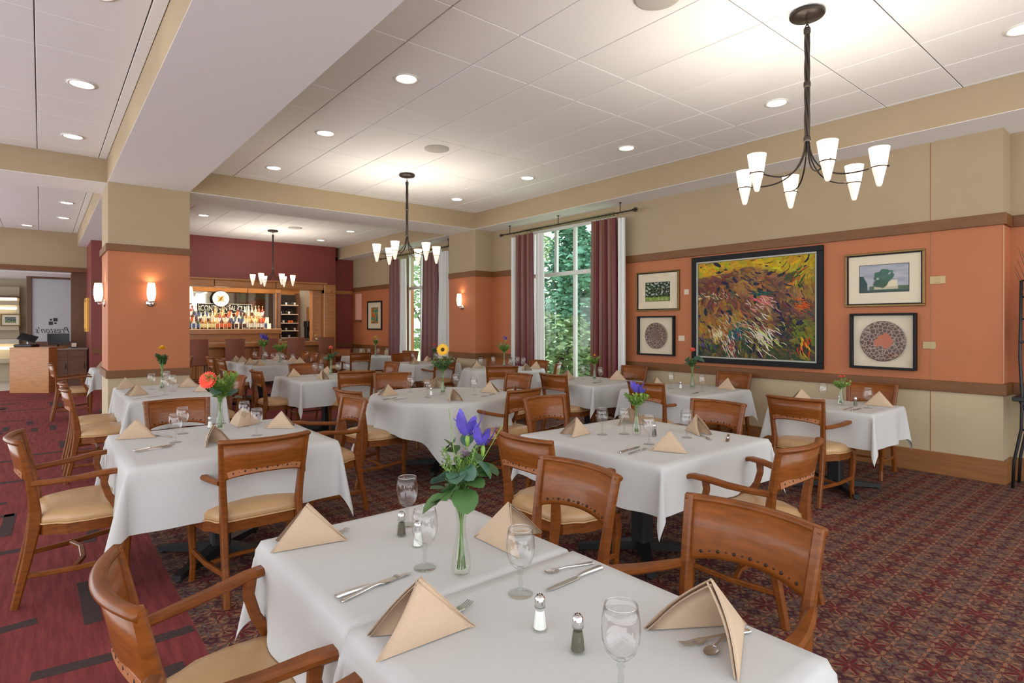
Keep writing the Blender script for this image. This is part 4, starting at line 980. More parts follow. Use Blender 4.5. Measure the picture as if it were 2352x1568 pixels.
for k, x, y, kind, lab, s_ in (('fore_back', .955, 1.395, 'main', 'large purple iris and round green leaf bouquet in the foreground', 1.0), ('left', .96, 4.36, 'gerbera', 'bouquet with one big coral red gerbera on the left table', 1.12), ('right', 3.07, 2.42, 'iris', 'purple flower and bright green sprigs on the right of centre table', 1.0),
    ('round', 3.27, 5.12, 'sun', 'bouquet with a yellow sunflower on the central round table', 1.5), ('column', 1.05, 7.47, 'deep', 'narrow dark green bouquet with yellow top in front of the column', 1.5), ('red', 3.28, 8.17, 'redtall', 'bouquet with a red flower on the gerbera table right of the bar stools', 1.25),
    ('bar_near', 3.50, 11.2, 'white', 'pale green and white bouquet on the nearer bar table', 1.5), ('bar_far', 3.45, 12.05, 'iris', 'blue-violet bouquet on the farther bar table', 1.6), ('window', 5.68, 5.17, 'green', 'small green and orange bouquet on the window table before the right drape', 1.15),
    ('paint', 5.77, 3.75, 'redtall', 'bouquet with salmon flower before the big painting', 1.4), ('end', 5.63, 2.12, 'coral2', 'open green bouquet with two small coral flowers by the right wall', .95), ('roundwin', 6.15, 7.68, 'mixed', 'mixed bouquet with blue and pink flowers before the pier', 1.45),
    ('rose', 6.03, 9.75, 'redtall', 'bouquet with one pink rose before the far window', 1.05), ('gold', 5.94, 12.15, 'yellow', 'small yellow bouquet on the rearmost table', 1.5)):
    vase(x, y, tz(k), 'clear fluted glass bud vase on '+PH[k]); bouquet(x, y, tz(k)+.002, kind, lab, s_, seed=len(lab))

# ---------------------------------------------------------------- pictures on the art wall
def smix(a, b, t): t = max(0, min(1, t)); return tuple(a[i]*(1-t)+b[i]*t for i in range(3))
def img(fn, w_, h_, nx, ny, x=0):   # colour grid in the plane X=x, u to the viewer's right (-Y), v up
    q = MB(); q.col = []; vs = []
    for j in range(ny+1):
        for i in range(nx+1): u, v = i/nx, j/ny; vs.append((x, w_/2-u*w_, v*h_-h_/2)); q.col.append(fn(u, v))
    q.add(vs, [(j*(nx+1)+i, (j+1)*(nx+1)+i, (j+1)*(nx+1)+i+1, j*(nx+1)+i+1) for j in range(ny) for i in range(nx)], M['paint']); return q
def bars(root, w_, h_, t, d0, d1, m_, nm='frame_bar', b=.004):
    for a in ((-w_/2, w_/2, h_/2-t, h_/2), (-w_/2, w_/2, -h_/2, -h_/2+t), (-w_/2, -w_/2+t, -h_/2+t, h_/2-t), (w_/2-t, w_/2, -h_/2+t, h_/2-t)):
        q = MB(); q.box(-d1, -d0, a[0], a[1], a[2], a[3], m_, b=b); q.build(nm, root)
def framed(name, y, z, w_, h_, label, fm, ft, draw, liner=None, depth=.035, wx=None, glass=True):
    root = empty(name, (WX if wx is None else wx, y, z)); tag(root, label, 'framed art'); bars(root, w_, h_, ft, 0, depth, fm)
    if liner: bars(root, w_-2*ft, h_-2*ft, liner[1], .0, depth*.7, liner[0], 'liner_bar', .002); ft = ft+liner[1]
    draw(root, w_-2*ft, h_-2*ft)
    if glass: q = MB(); q.box(-depth*.62, -depth*.60, -(w_/2-ft), w_/2-ft, -(h_/2-ft), h_/2-ft, M['pglass']); q.build('glass_sheet', root)
    return root
def matboard(root, w_, h_, x=-.008): q = MB(); q.box(x, -.0, -w_/2, w_/2, -h_/2, h_/2, M['matb']); q.build('mat_board', root)
nz = lambda x, y, s=1, o=0: noise.noise(Vector((x*s+o, y*s+o*1.7, o)))
def big(root, w_, h_):
    pal = [(.55, .36, .02), (.62, .42, .03), (.45, .28, .02), (.30, .13, .05), (.16, .035, .045), (.30, .10, .06), (.28, .16, .05), (.05, .07, .04), (.02, .05, .055), (.40, .16, .10)]
    def base(u, v):
        uu = u+.14*nz(u, v, 3, 2); vv = v+.14*nz(u, v, 3, 7)
        c = smix((.33, .17, .055), (.17, .075, .055), nz(u, v, 5, 1)*3+.5)
        if vv > .86+.06*(1-uu): c = smix(c, (.60, .42, .02), (vv-.80)*7)
        elif uu > .78 and vv > .7: c = (.42, .26, .03)
        if uu < .38 and .52 < vv < .85: c = smix(c, (.16, .04, .045), .7)
        if uu < .35 and .25 < vv < .5: c = smix(c, (.42, .22, .03), .6)
        if vv < .25: c = smix(c, (.04, .065, .035), min(1, (.25-vv)*6+.3))
        if uu > .66 and .15 < vv < .6: c = smix(c, (.075, .05, .06), .8)
        if uu > .9 and .1 < vv < .35: c = (.13, .20, .03)
        if .28 < uu < .42 and .15 < vv < .34: c = (.02, .12, .10)
        k = .75+.5*abs(nz(u, v, 22, 3)); return tuple(max(0, t*k) for t in c)
    q = img(base, w_, h_, 90, 76, -.012); rr = random.Random(5)
    def stroke(u, v, a, L, wd, c, bend=0, lift=.0):
        ca, sa = math.cos(a), math.sin(a); n = 6; vs = []; cols = []
        for i in range(n+1):
            t = i/n-.5; wv = wd*(1-(2*t)**2)**.5*.5+.0006; x = u*w_+L*(t*ca-bend*t*t*sa); y = v*h_+L*(t*sa+bend*t*t*ca)
            for s_ in (-1, 1):
                px, py = x-s_*sa*wv, y+s_*ca*wv; px = max(.002, min(w_-.002, px)); py = max(.002, min(h_-.002, py))
                vs.append((-.0135-lift, w_/2-px, py-h_/2)); k = 1+.15*s_; cols.append(tuple(z*k for z in c))
        q.add(vs, [(2*i, 2*i+2, 2*i+3, 2*i+1) for i in range(n)], M['paint']); q.col += cols
    for i in range(1700):
        u, v = rr.random(), rr.random(); c = base(u, v); a = -.75+1.5*nz(u, v, 3, 4)+rr.gauss(0, .4)
        if v > .75: a = -.2+rr.gauss(0, .3)
        if u > .72 and v > .72: a = .9+rr.gauss(0, .3)
        c = smix(c, rr.choice(pal), .22)
        if rr.random() < .12: c = rr.choice([(.02, .02, .04), (.03, .02, .06), (.015, .03, .03)])
        stroke(u, v, a, rr.uniform(.04, .15), rr.choice((.004, .008, .016, .030, .045)), tuple(z*rr.uniform(.7, 1.3) for z in c), rr.uniform(-1, 1), .0002+i*1e-6)
    def cl(n, cu, cv, su, sv, cols, a0, L, wd):
        for i in range(n): stroke(cu+rr.gauss(0, su), cv+rr.gauss(0, sv), a0+rr.gauss(0, .22), .8*L*rr.uniform(.5, 1.2), wd*rr.uniform(.5, 1.2), rr.choice(cols), rr.uniform(-.6, .6), .004+rr.random()*.001)
    cl(80, .60, .22, .07, .07, [(.55, .60, .35), (.70, .70, .60), (.5, .55, .15), (.65, .45, .42)], -.75, .17, .010)
    cl(60, .19, .23, .035, .04, [(.60, .55, .25), (.65, .45, .35), (.55, .42, .05), (.7, .65, .55)], -.9, .10, .010)
    cl(70, .31, .14, .04, .06, [(.62, .55, .45), (.55, .35, .25), (.35, .05, .05), (.7, .66, .5)], -1.1, .12, .009)
    cl(40, .58, .55, .06, .04, [(.55, .06, .12), (.60, .25, .22), (.65, .40, .35)], -.5, .14, .011)
    cl(60, .15, .64, .10, .025, [(.60, .33, .22), (.62, .5, .3), (.5, .25, .06), (.05, .12, .08)], -.6, .08, .009)
    cl(50, .36, .22, .03, .07, [(.02, .16, .14), (.02, .08, .09), (.04, .05, .12)], -1.0, .12, .012)
    cl(30, .58, .65, .05, .015, [(.03, .10, .08), (.02, .05, .06)], -.2, .14, .012)
    cl(30, .85, .80, .03, .04, [(.02, .10, .03), (.35, .40, .03), (.35, .05, .03)], .95, .15, .012)
    cl(40, .90, .52, .03, .03, [(.55, .15, .02), (.5, .06, .02)], -.3, .09, .010)
    cl(30, .92, .15, .02, .04, [(.7, .38, .02), (.55, .05, .01), (.1, .02, .02)], -1.3, .11, .013)
    cl(70, .80, .30, .07, .10, [(.02, .025, .06), (.02, .05, .04), (.12, .05, .02)], -.8, .12, .012)
    cl(60, .08, .14, .05, .06, [(.10, .07, .20), (.03, .02, .06), (.12, .25, .03)], -1.2, .08, .009)
    cl(40, .48, .80, .05, .05, [(.04, .02, .09), (.03, .03, .05)], -.65, .10, .006)
    cl(90, .42, .35, .12, .06, [(.55, .33, .20), (.45, .14, .07), (.6, .45, .3), (.1, .03, .03)], -.65, .13, .007)
    q.build('canvas', root)
framed('abstract_painting', 3.657, 1.70, 1.712, 1.43, 'large abstract painting of yellow, maroon and green brush strokes in a black frame', M['blackf'], .065, big, (M['silverf'], .022), .05, glass=False)
def landA(u, v):
    c = (.06, .10, .035) if v > .22 else (.20, .28, .07)
    if v > .3 and nz(u, v, 9, 3) > .12: c = (.42, .46, .44)
    if nz(u, v, 14, 6) > .05 and v > .2: c = (.012, .02, .014)
    if v < .22 and nz(u, v, 12, 2) > .1: c = (.35, .40, .12)
    return c
def landC(u, v):
    c = smix((.28, .30, .37), (.42, .42, .46), nz(u, v*3, 3, 1)+.5)
    if v < .22 and u > .2: c = (.50, .44, .30) if (.30 < u < .80 and v > .10) else (.07, .11, .06)
    if .42 < u < .78 and .2 <= v < .42: c = (.68, .60, .42)
    if u < .17 and v < .65-abs(u-.04)*2+.15*nz(u, v, 10): c = (.012, .05, .045)
    d = ((u-.50)/.21)**2+((v-.60)/.22)**2
    if d < 1+.9*nz(u, v, 9, 5): c = smix((.015, .085, .055), (.06, .15, .10), nz(u, v, 15, 2)+.5)
    d = ((u-.44)/.14)**2+((v-.32)/.16)**2
    if d < 1+.8*nz(u, v, 9, 8): c = (.03, .085, .045)
    if v < .08: c = (.03, .06, .05)
    return c
def pic(fn, fw_, fh_, dy=0):
    def d(root, w_, h_):
        matboard(root, w_, h_)
        q = MB(); q.box(-.0095, -.008, -fw_/2-.006, fw_/2+.006, -fh_/2-.006+dy, fh_/2+.006+dy, M['blackf']); q.build('inner_border', root)
        q = img(fn, fw_, fh_, 70, 48, -.0105); o = q.build('print', root); o.location = (0, 0, dy)
    return d
framed('framed_print', 5.105, 1.990, .75, .58, 'small framed dark tree photograph left of the big painting, above the plate', M['goldf'], .018, pic(landA, .42, .27, -.01), (M['blackf'], .012))
framed('framed_print', 2.196, 1.985, .75, .585, 'framed landscape with green tree and house at upper right', M['goldf'], .022, pic(landC, .46, .29, .01), (M['blackf'], .012))
def plate(rad, cA, cB):
    m_, nt_, p_ = new_mat('embossed_plate'); t = N(nt_, 'ShaderNodeTexCoord'); mp = N(nt_, 'ShaderNodeMapping'); mp.inputs['Scale'].default_value = (26, 26, 26); nt_.links.new(t.outputs['Object'], mp.inputs[0])
    vo = N(nt_, 'ShaderNodeTexVoronoi', i_Scale=1.0, feature='DISTANCE_TO_EDGE'); nt_.links.new(mp.outputs[0], vo.inputs[0]); r_ = N(nt_, 'ShaderNodeValToRGB'); e = r_.color_ramp.elements; e[0].position = .04; e[0].color = (.36, .25, .19, 1); e[1].position = .11; e[1].color = (*cA, 1); nt_.links.new(vo.outputs[0], r_.inputs[0])
    le = N(nt_, 'ShaderNodeVectorMath', operation='LENGTH'); nt_.links.new(t.outputs['Object'], le.inputs[0]); no_ = N(nt_, 'ShaderNodeTexNoise', i_Scale=14.0); nt_.links.new(t.outputs['Object'], no_.inputs[0])
    k = (X(nt_, le.outputs['Value'])+(X(nt_, no_.outputs[0])-.5)*.12).op('LESS_THAN', rad*.36); mx = N(nt_, 'ShaderNodeMix', data_type='RGBA'); nt_.links.new(k.s, mx.inputs[0]); nt_.links.new(r_.outputs[0], mx.inputs[6]); mx.inputs[7].default_value = (*cB, 1); nt_.links.new(mx.outputs[2], p_.inputs['Base Color']); p_.inputs['Roughness'].default_value = .55
    def d(root, w_, h_):
        matboard(root, w_, h_, -.006); q = MB(); T = Matrix.Translation((-.008, 0, 0)) @ Matrix.Rotation(-PI/2, 4, 'Y')
        q.lathe([(rad*.3, -.002), (rad, .020), (rad*1.0, .025), (rad*.93, .024), (rad*.75, .012), (rad*.3, .008), (0, .007)], m_, 40, T); q.build('ornate_plate', root)
        q = MB()
        for i in range(44):
            a = 2*PI*i/44; q.lathe([(.005, 0), (.004, .003), (0, .004)], mat('rim_bead', (.30, .22, .17), .4) if i == 0 else bpy.data.materials['rim_bead'], 6, T @ Matrix.Translation((rad*.955*math.cos(a), rad*.955*math.sin(a), .024)))
        q.build('rim_beads', root)
    return d
framed('framed_plate', 5.122, 1.337, .645, .575, 'small grey round plate in a black shadow box below the dark tree print', M['blackf'], .022, plate(.19, (.10, .065, .055), (.17, .10, .08)), None, .06)
framed('framed_plate', 2.20, 1.322, .62, .597, 'large ornate plate with orange centre in a black shadow box at right', M['blackf'], .024, plate(.215, (.085, .04, .03), (.42, .10, .03)), None, .07)
def wplate(y, z, w_, h_, m_, label, nm='wall_plate', n=1):
    root = empty(nm, (WX, y, z)); tag(root, label, 'wall plate'); q = MB(); q.box(-.007, 0, -w_/2, w_/2, -h_/2, h_/2, m_, b=.002); q.build('cover', root)
    q = MB()
    for s_ in (-1, 1): q.box(-.012, -.007, -w_*.16, w_*.16, s_*h_*.22-h_*.12, s_*h_*.22+h_*.12, m_, b=.001)
    q.build('toggle', root)
wplate(4.62, 1.955, .075, .075, M['plateW'], 'small square almond wall plate between upper print and big painting'); wplate(4.70, 1.305, .10, .075, M['plateW'], 'small almond wall plate between lower plate frame and big painting', n=2)
wplate(1.72, 1.948, .13, .08, M['brass'], 'upper brass plate beside the wall panel joint at right'); wplate(1.79, 1.289, .11, .075, M['brass'], 'lower brass plate across the wall panel joint at right')
wplate(3.35, .55, .075, .12, M['plateW'], 'almond power outlet low on the cream wall below the painting', 'power_outlet')
# far bay art and niche
def farart(u, v):
    c = (.55, .10, .02) if nz(u, v, 4, 2) > -.05 else (.05, .22, .14)
    if u > .6 and nz(u, v, 6, 4) > 0: c = (.04, .20, .16)
    if nz(u, v, 8, 9) > .25: c = (.6, .35, .05)
    return c
framed('framed_print', 14.30, 1.745, .87, .78, 'small framed orange and green print on the far terracotta wall', M['blackf'], .04, pic(farart, .40, .42), None, .03)
r_ = empty('wall_niche', (WX, 15.33, 2.0)); tag(r_, 'tall pale pink recess with dark sill at the far end of the right wall', 'wall niche')
q = MB(); q.box(-.006, 0, -.2, .2, -.37, .37, mat('niche_pink', (.80, .42, .30), .6)); q.build('niche_back', r_); q = MB(); q.box(-.05, 0, -.22, .22, -.43, -.37, M['rail'], b=.004); q.build('niche_sill', r_)
r_ = empty('gilt_picture', (.84, 16.6, 1.72)); tag(r_, 'narrow gilt framed picture on the dark wall left of the column', 'framed art'); bars(r_, .8, .78, .07, 0, .05, mat('bright_gilt', (.75, .40, .08), .35, .6)); q = MB(); q.box(-.02, 0, -.33, .33, -.32, .32, M['matb']); q.build('canvas', r_)

# ---------------------------------------------------------------- black iron rack at the right edge
r_ = empty('iron_rack', (7.02, .88, 0)); tag(r_, 'black wrought iron rack cut by the right edge of the picture', 'rack')
for dx, dy in ((-.13, .22), (-.13, -.5), (.15, .22), (.15, -.5)):
    q = MB(); q.tube([(dx, dy+.03, 0), (dx, dy+.02, .25), (dx, dy-.03, .55), (dx, dy-.035, .85), (dx, dy-.02, 1.2), (dx, dy-.03, 1.9)], .013, M['black'], 8); q.build('post', r_)
q = MB(); q.box(-.17, .19, -.55, .25, .80, .84, M['black'], b=.006); q.build('shelf', r_)
q = MB(); q.box(-.15, .17, -.52, .20, 1.33, 1.35, M['black'], b=.004); q.build('shelf', r_)
for z in (1.55, 1.75, 1.9):
    q = MB(); q.tube([(-.13, .19, z), (-.13, -.5, z)], .008, M['black'], 6); q.build('rail', r_)
q = MB(); q.tube([(-.13, .20, .80), (-.13, .13, .66), (-.13, -.02, .58), (-.13, -.2, .56)], .012, M['black'], 6); q.tube([(-.13, .18, .55), (-.13, 0, .35), (-.13, -.2, .28)], .009, M['black'], 6); q.build('curved_brace', r_)
r_ = empty('dried_twigs', (7.02, .95, 1.352)); tag(r_, 'dark bare twigs standing on the iron rack at the right edge', 'branches'); q = MB()
for k in range(14):
    a = k*1.1; d = Vector((math.cos(a)*.12, math.sin(a)*.16, R.uniform(.5, .75))); q.tube([(0, 0, .25), d*.55+Vector((0, 0, .1)), d+Vector((.02, .03, .12))], [.004, .003, .0015], M['trunk'], 5)
q.build('twigs', r_)['kind'] = 'stuff'; q = MB(); q.lathe([(.05, 0), (.07, .05), (.06, .25), (.045, .33), (.055, .36)], M['rail'], 16); q.build('pot', r_)

# ---------------------------------------------------------------- bar
r_ = empty('bar_counter', (3.7, 14.9, 0)); tag(r_, 'long oak bar counter with stone top behind the leather stools', 'bar counter')
q = MB(); q.box(-2.2, 2.22, -.1, .45, 1.03, 1.065, M['counter'], b=.006); q.build('counter_top', r_)
q = MB(); q.box(-2.2, 2.22, -.12, -.085, .955, 1.06, M['oak'], b=.008); q.build('front_edge', r_)
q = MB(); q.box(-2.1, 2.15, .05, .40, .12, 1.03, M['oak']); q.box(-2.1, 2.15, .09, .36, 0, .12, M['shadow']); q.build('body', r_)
for k in range(7):
    x = -2.05+.6*k; q = MB(); q.box(x, x+.52, .035, .05, .2, .92, M['oak'], b=.008); q.box(x+.07, x+.45, .028, .036, .28, .84, M['oak'], b=.004); q.build('front_panel', r_)
q = MB(); q.tube([(-2.1, -.08, .22), (2.1, -.08, .22)], .022, M['brass'], 8); q.build('foot_rail', r_)
st0 = None
for i, x in enumerate((2.683, 3.433, 4.182, 4.827, 5.569)):
    if st0 is None:
        r = empty('bar_stool', (0, 0, 0)); l = M['leather2']
        q = MB(); vs = []
        n = 8; q.rect([(u*.205, -.20-.03*(1-u*u), .88) for u in [-1+2*i_/n for i_ in range(n+1)]], .05, .60, (0, 1, 0), l, ch=.3); q.build('backrest', r)
        q = MB(); q.box(-.22, .22, -.20, .22, .62, .72, l, b=.02); q.build('seat', r)
        for a in (-1, 1):
            for b in (-1, 1): q = MB(); q.rect([(a*.18, b*.18, .62), (a*.20, b*.21, 0)], [.04, .03], [.04, .03], (1, 0, 0), M['oakd']); q.build('leg', r)
        q = MB(); q.tube([(-.19, -.19, .25), (.19, -.19, .25), (.19, .19, .25), (-.19, .19, .25)], .010, M['oakd'], 6, True); q.build('foot_ring', r); st0 = r
    else: r = copy_tree(st0)
    r.location = (x, 14.40, 0); r.rotation_euler = (0, 0, (-.06, .03, 0, -.04, .10)[i]); tag(r, 'tall brown leather bar stool at the counter, '+('leftmost, beside the column', 'second from the left', 'middle one of five', 'fourth from the left', 'rightmost, beside the oak post')[i], 'bar stool', 'leather bar stools')
# back bar: tiered shelf with bottles, mirror, sign, clock
r_ = empty('back_bar_shelf', (3.6, 16.45, 0)); tag(r_, 'oak back bar with stepped bottle shelf in front of the mirror', 'shelf')
q = MB(); q.box(-1.9, 1.45, -.25, .42, 0, 1.25, M['oak']); q.build('cabinet', r_)
q = MB(); q.box(-1.95, 1.50, -.32, .45, 1.25, 1.385, M['oak'], b=.01); q.build('counter_top', r_)
for k, (y, z) in enumerate(((-.12, 1.385), (.07, 1.53), (.26, 1.70))):
    q = MB(); q.box(-1.85, 1.30, y-.09, y+.10, 1.36 if k == 0 else 1.385, z, mat('lit_shelf_step', (.8, .7, .5), .5, emit=(1, .8, .5), es=.9) if k else M['counter'], b=.003); q.build('step', r_)
BC = [(.35, .12, .02), (.75, .72, .65), (.10, .03, .02), (.55, .30, .06), (.06, .10, .04), (.45, .05, .04), (.70, .62, .45), (.05, .05, .09), (.60, .45, .20)]
LC = [(.85, .80, .70), (.10, .04, .03), (.75, .15, .05), (.85, .75, .35), (.08, .12, .30), (.9, .9, .88)]
def bottle_mesh(i):
    rr = random.Random(i); bc = BC[i % len(BC)]; m_ = mat('bottle_tint_%d' % i, bc, .12, coat=.6, spec=.8); h = rr.uniform(.27, .33); rb = rr.uniform(.036, .043); q = MB()
    q.lathe([(rb, 0), (rb, h*.55), (rb*.85, h*.64), (.013, h*.74), (.012, h*.94)], m_, 10); q.lathe([(.015, h*.90), (.015, h)], mat('cap_%d' % i, LC[(i*3) % 6], .4), 8)
    q.lathe([(rb+.0008, h*.12), (rb+.0008, h*.46)], mat('bottle_label_%d' % i, LC[i % 6], .6), 10, caps=False); return q.mesh('liquor_bottle')
BM = [bottle_mesh(i) for i in range(11)]; NT = ('lowest', 'middle', 'top')
for k, (y, z) in enumerate(((16.33, 1.386), (16.52, 1.531), (16.71, 1.701))):
    for i in range(24):
        x = 2.62+i*.092+R.uniform(-.008, .008)+k*.01
        if k == 2 and i % 2 == 1 and 5 < i < 17: continue
        o = bpy.data.objects.new('liquor_bottle', BM[(i*5+k*3+(i//4)) % 11]); C.objects.link(o); o.location = (x, y, z)
        tag(o, 'liquor bottle on the %s tier of the back bar, %s there' % (NT[k], ORD[i] if i < 24 else 'rightmost'), 'bottle', 'liquor bottles on the %s tier' % NT[k])
r_ = empty('bar_mirror', (4.0, 16.93, 1.9)); tag(r_, 'wide mirror behind the liquor bottles', 'mirror'); q = MB(); q.box(-1.5, 1.17, 0, .01, -.52, .60, M['mirror']); q.build('mirror_glass', r_)
q = MB(); q.box(-1.6, 1.85, -.02, .02, .60, .70, M['oak'], b=.005); q.box(1.17, 1.32, -.03, .02, -.9, .60, M['oak'], b=.005); q.build('frame', r_)
def text(s, size, m_, parent, loc, rot, name='lettering', shear=0, ext=.002, mirror=False, xs=1.0):
    cu = bpy.data.curves.new('t', 'FONT'); cu.body = s; cu.size = size; cu.extrude = ext; cu.align_x = 'CENTER'; cu.align_y = 'CENTER'; cu.shear = shear; cu.resolution_u = 3
    ob = bpy.data.objects.new('t', cu); C.objects.link(ob); dg = bpy.context.evaluated_depsgraph_get(); me = bpy.data.meshes.new_from_object(ob.evaluated_get(dg)); bpy.data.objects.remove(ob)
    for v in me.vertices: v.co.x *= xs*(-1 if mirror else 1)
    if mirror: me.flip_normals()
    me.materials.clear(); me.materials.append(m_); o = bpy.data.objects.new(name, me); C.objects.link(o); o.parent = parent; o.location = loc; o.rotation_euler = rot; return o
r_ = empty('neon_style_sign', (3.85, 16.86, 1.93)); tag(r_, 'black sign with cream art deco capitals behind the top bottles', 'sign')
q = MB(); q.box(-.66, .66, -.01, .02, -.13, .13, M['signb'], b=.004); q.build('sign_board', r_); bars_ = MB()
for a in ((-.66, .66, .12, .13), (-.66, .66, -.13, -.12), (-.66, -.65, -.13, .13), (.65, .66, -.13, .13)): bars_.box(a[0], a[1], -.014, -.01, a[2], a[3], M['signw'])
bars_.build('border', r_); text('CONTINENTAL CLUB', .21, M['signw'], r_, (0, -.014, 0), (PI/2, 0, 0), xs=.60)
r_ = empty('round_clock', (3.72, 16.82, 2.19)); tag(r_, 'round white illuminated clock with orange compass star above the bar sign', 'clock')
TX = Matrix.Rotation(PI/2, 4, 'X')
q = MB(); q.lathe([(.215, .0), (.222, .012), (.217, .024), (.205, .022), (.205, .01)], M['bronze'], 32, TX); q.build('rim', r_); q = MB(); q.lathe([(0, .02), (.207, .02)], M['clock'], 32, TX, caps=False); q.build('dial', r_)
q = MB(); mo = mat('orange_star', (.75, .32, .05), .6)
for k in range(8):
    a = k*PI/4; L = .16 if k % 2 else .11; d = Vector((math.cos(a), 0, math.sin(a))); n_ = Vector((-math.sin(a), 0, math.cos(a))); y_ = Vector((0, -.022, 0)); q.add([y_+n_*.028, y_-n_*.028, y_+d*L+Vector((0, -.0005, 0)), y_+Vector((0, -.004, 0))], [(0, 3, 2), (3, 1, 2)], mo)
q.build('compass_star', r_)
q = MB(); q.rect([(-.06, -.028, -.10), (.0, -.028, 0), (.06, -.028, .11)], [.004, .022, .003], .003, (1, 0, 0), M['signb']); q.build('hand', r_)
r_ = empty('bar_light_strip', (3.7, 16.1, 2.70)); tag(r_, 'long light trough above the liquor bottles, behind the oak header', 'light fixture')
q = MB(); q.box(-1.9, 1.9, -.12, .12, .01, .05, M['winframe'], b=.004); q.build('housing', r_); q = MB(); q.box(-1.85, 1.85, -.09, .09, 0, .01, emit_mat('bar_tube', (1, .88, .68), 26)); q.build('tube', r_)
# shelving with cups right of the mirror, lit alcove with dispenser and coffee machine
r_ = empty('cup_shelves', (5.46, 16.9, 0)); tag(r_, 'tall dark shelving unit with cups and glasses right of the bar mirror', 'shelf')
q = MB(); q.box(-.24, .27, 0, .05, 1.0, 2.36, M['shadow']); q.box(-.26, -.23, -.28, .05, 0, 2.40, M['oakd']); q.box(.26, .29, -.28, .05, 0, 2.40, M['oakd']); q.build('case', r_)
SZ = (1.13, 1.33, 1.55, 1.80, 2.06)
for z in SZ: q = MB(); q.box(-.24, .27, -.27, .0, z-.025, z, M['plateW'], b=.003); q.build('shelf_board', r_)
cm = MB(); cm.lathe([(.022, 0), (.03, .03), (.034, .07), (.031, .07), (.027, .03), (.0, .01)], M['ceram'], 12, caps=False); cm = cm.mesh('cup'); gm = MB(); gm.lathe([(.026, 0), (.03, .11), (.028, .11), (.024, .01), (0, .01)], M['stemg'], 12, caps=False); gm = gm.mesh('tumbler'); om = MB(); om.lathe([(.03, 0), (.04, .03), (.038, .06), (.02, .07)], mat('orange_glaze', (.75, .15, .03), .3), 12); om = om.mesh('orange_bowl')
SN = ('bottom', 'second', 'third', 'fourth', 'top')
for k, z in enumerate(SZ):
    for i in range(6):
        me, nm = ((om, 'orange_bowl') if k == 2 and i in (3, 4) else (cm, 'cup') if (i+k) % 3 == 0 else (gm, 'tumbler'))
        o = bpy.data.objects.new(nm, me); C.objects.link(o); o.location = (5.26+i*.08, 16.76, z+.001); tag(o, '%s on the %s cup shelf right of the mirror, %s' % (nm.replace('_', ' '), SN[k], ORD[i]), nm.replace('_', ' ').split()[-1], 'cups and glasses on the cup shelves')
r_ = empty('lit_alcove', (6.1, 16.91, 0)); tag(r_, 'brightly lit white alcove wall at the right end of the bar', 'wall panel'); q = MB(); q.box(-.24, .40, 0, .03, 1.0, 2.5, mat('bright_alcove', (.88, .84, .70), .6)); q.build('panel', r_)
r_ = empty('bar_side_counter', (5.6, 16.5, 0)); tag(r_, 'low side counter under the cup shelves at the bar', 'counter'); q = MB(); q.box(-.5, .9, -.1, .42, 0, 1.07, M['oak']); q.build('cabinet', r_); q = MB(); q.box(-.5, .9, -.13, .42, 1.07, 1.10, M['counter'], b=.004); q.build('counter_top', r_)
r_ = empty('drink_dispenser', (6.17, 16.55, 1.60)); tag(r_, 'orange boxy dispenser on the lit alcove wall', 'dispenser'); q = MB(); q.box(-.12, .12, 0, .36, 0, .42, M['oak'], b=.01); q.build('body', r_); q = MB(); q.box(-.10, .10, -.005, 0, .05, .37, mat('dispenser_face', (.70, .33, .09), .4)); q.build('face', r_)
r_ = empty('coffee_machine', (6.02, 16.5, 1.10)); tag(r_, 'black coffee machine on the side counter in the bar', 'coffee machine')
q = MB(); q.box(-.11, .11, -.10, .2, 0, .04, M['black'], b=.005); q.box(-.11, .11, .05, .2, .04, .45, M['black'], b=.01); q.build('body', r_); q = MB(); q.box(-.13, .13, -.12, .2, .33, .50, M['black'], b=.015); q.build('head', r_); q = MB(); q.lathe([(.05, .04), (.07, .08), (.06, .2), (.04, .22)], M['chrome'], 14, Matrix.Translation((0, -.04, 0))); q.build('pot', r_)
r_ = empty('gold_flower_arrangement', (5.72, 15.15, 1.066)); tag(r_, 'small gold and cream arrangement on the right end of the bar counter', 'arrangement'); q = MB(); q.lathe([(.05, 0), (.07, .04), (.05, .08)], M['brass'], 14); q.build('bowl', r_)
for k in range(5): flower_ruffle(r_, Vector((.05*math.cos(k*1.3), .05*math.sin(k*1.3), .12+.02*(k % 2))), .04, (M['pinkw'], M['yellow'])[k % 2])
for i in range(2):
    q = MB(); q.lathe([(.03, 0), (.04, .05), (.042, .08), (.038, .08), (.03, .01), (0, .01)], M['ceram'], 14, caps=False); q.tube([(.04, 0, .06), (.06, 0, .045), (.038, 0, .02)], .005, M['ceram'], 5); o = q.build('mug', None, (2.66+.11*i, 14.95, 1.066)); tag(o, 'white mug on the bar counter beside the column, %s one' % ('left', 'right')[i], 'mug', 'white mugs on the bar')
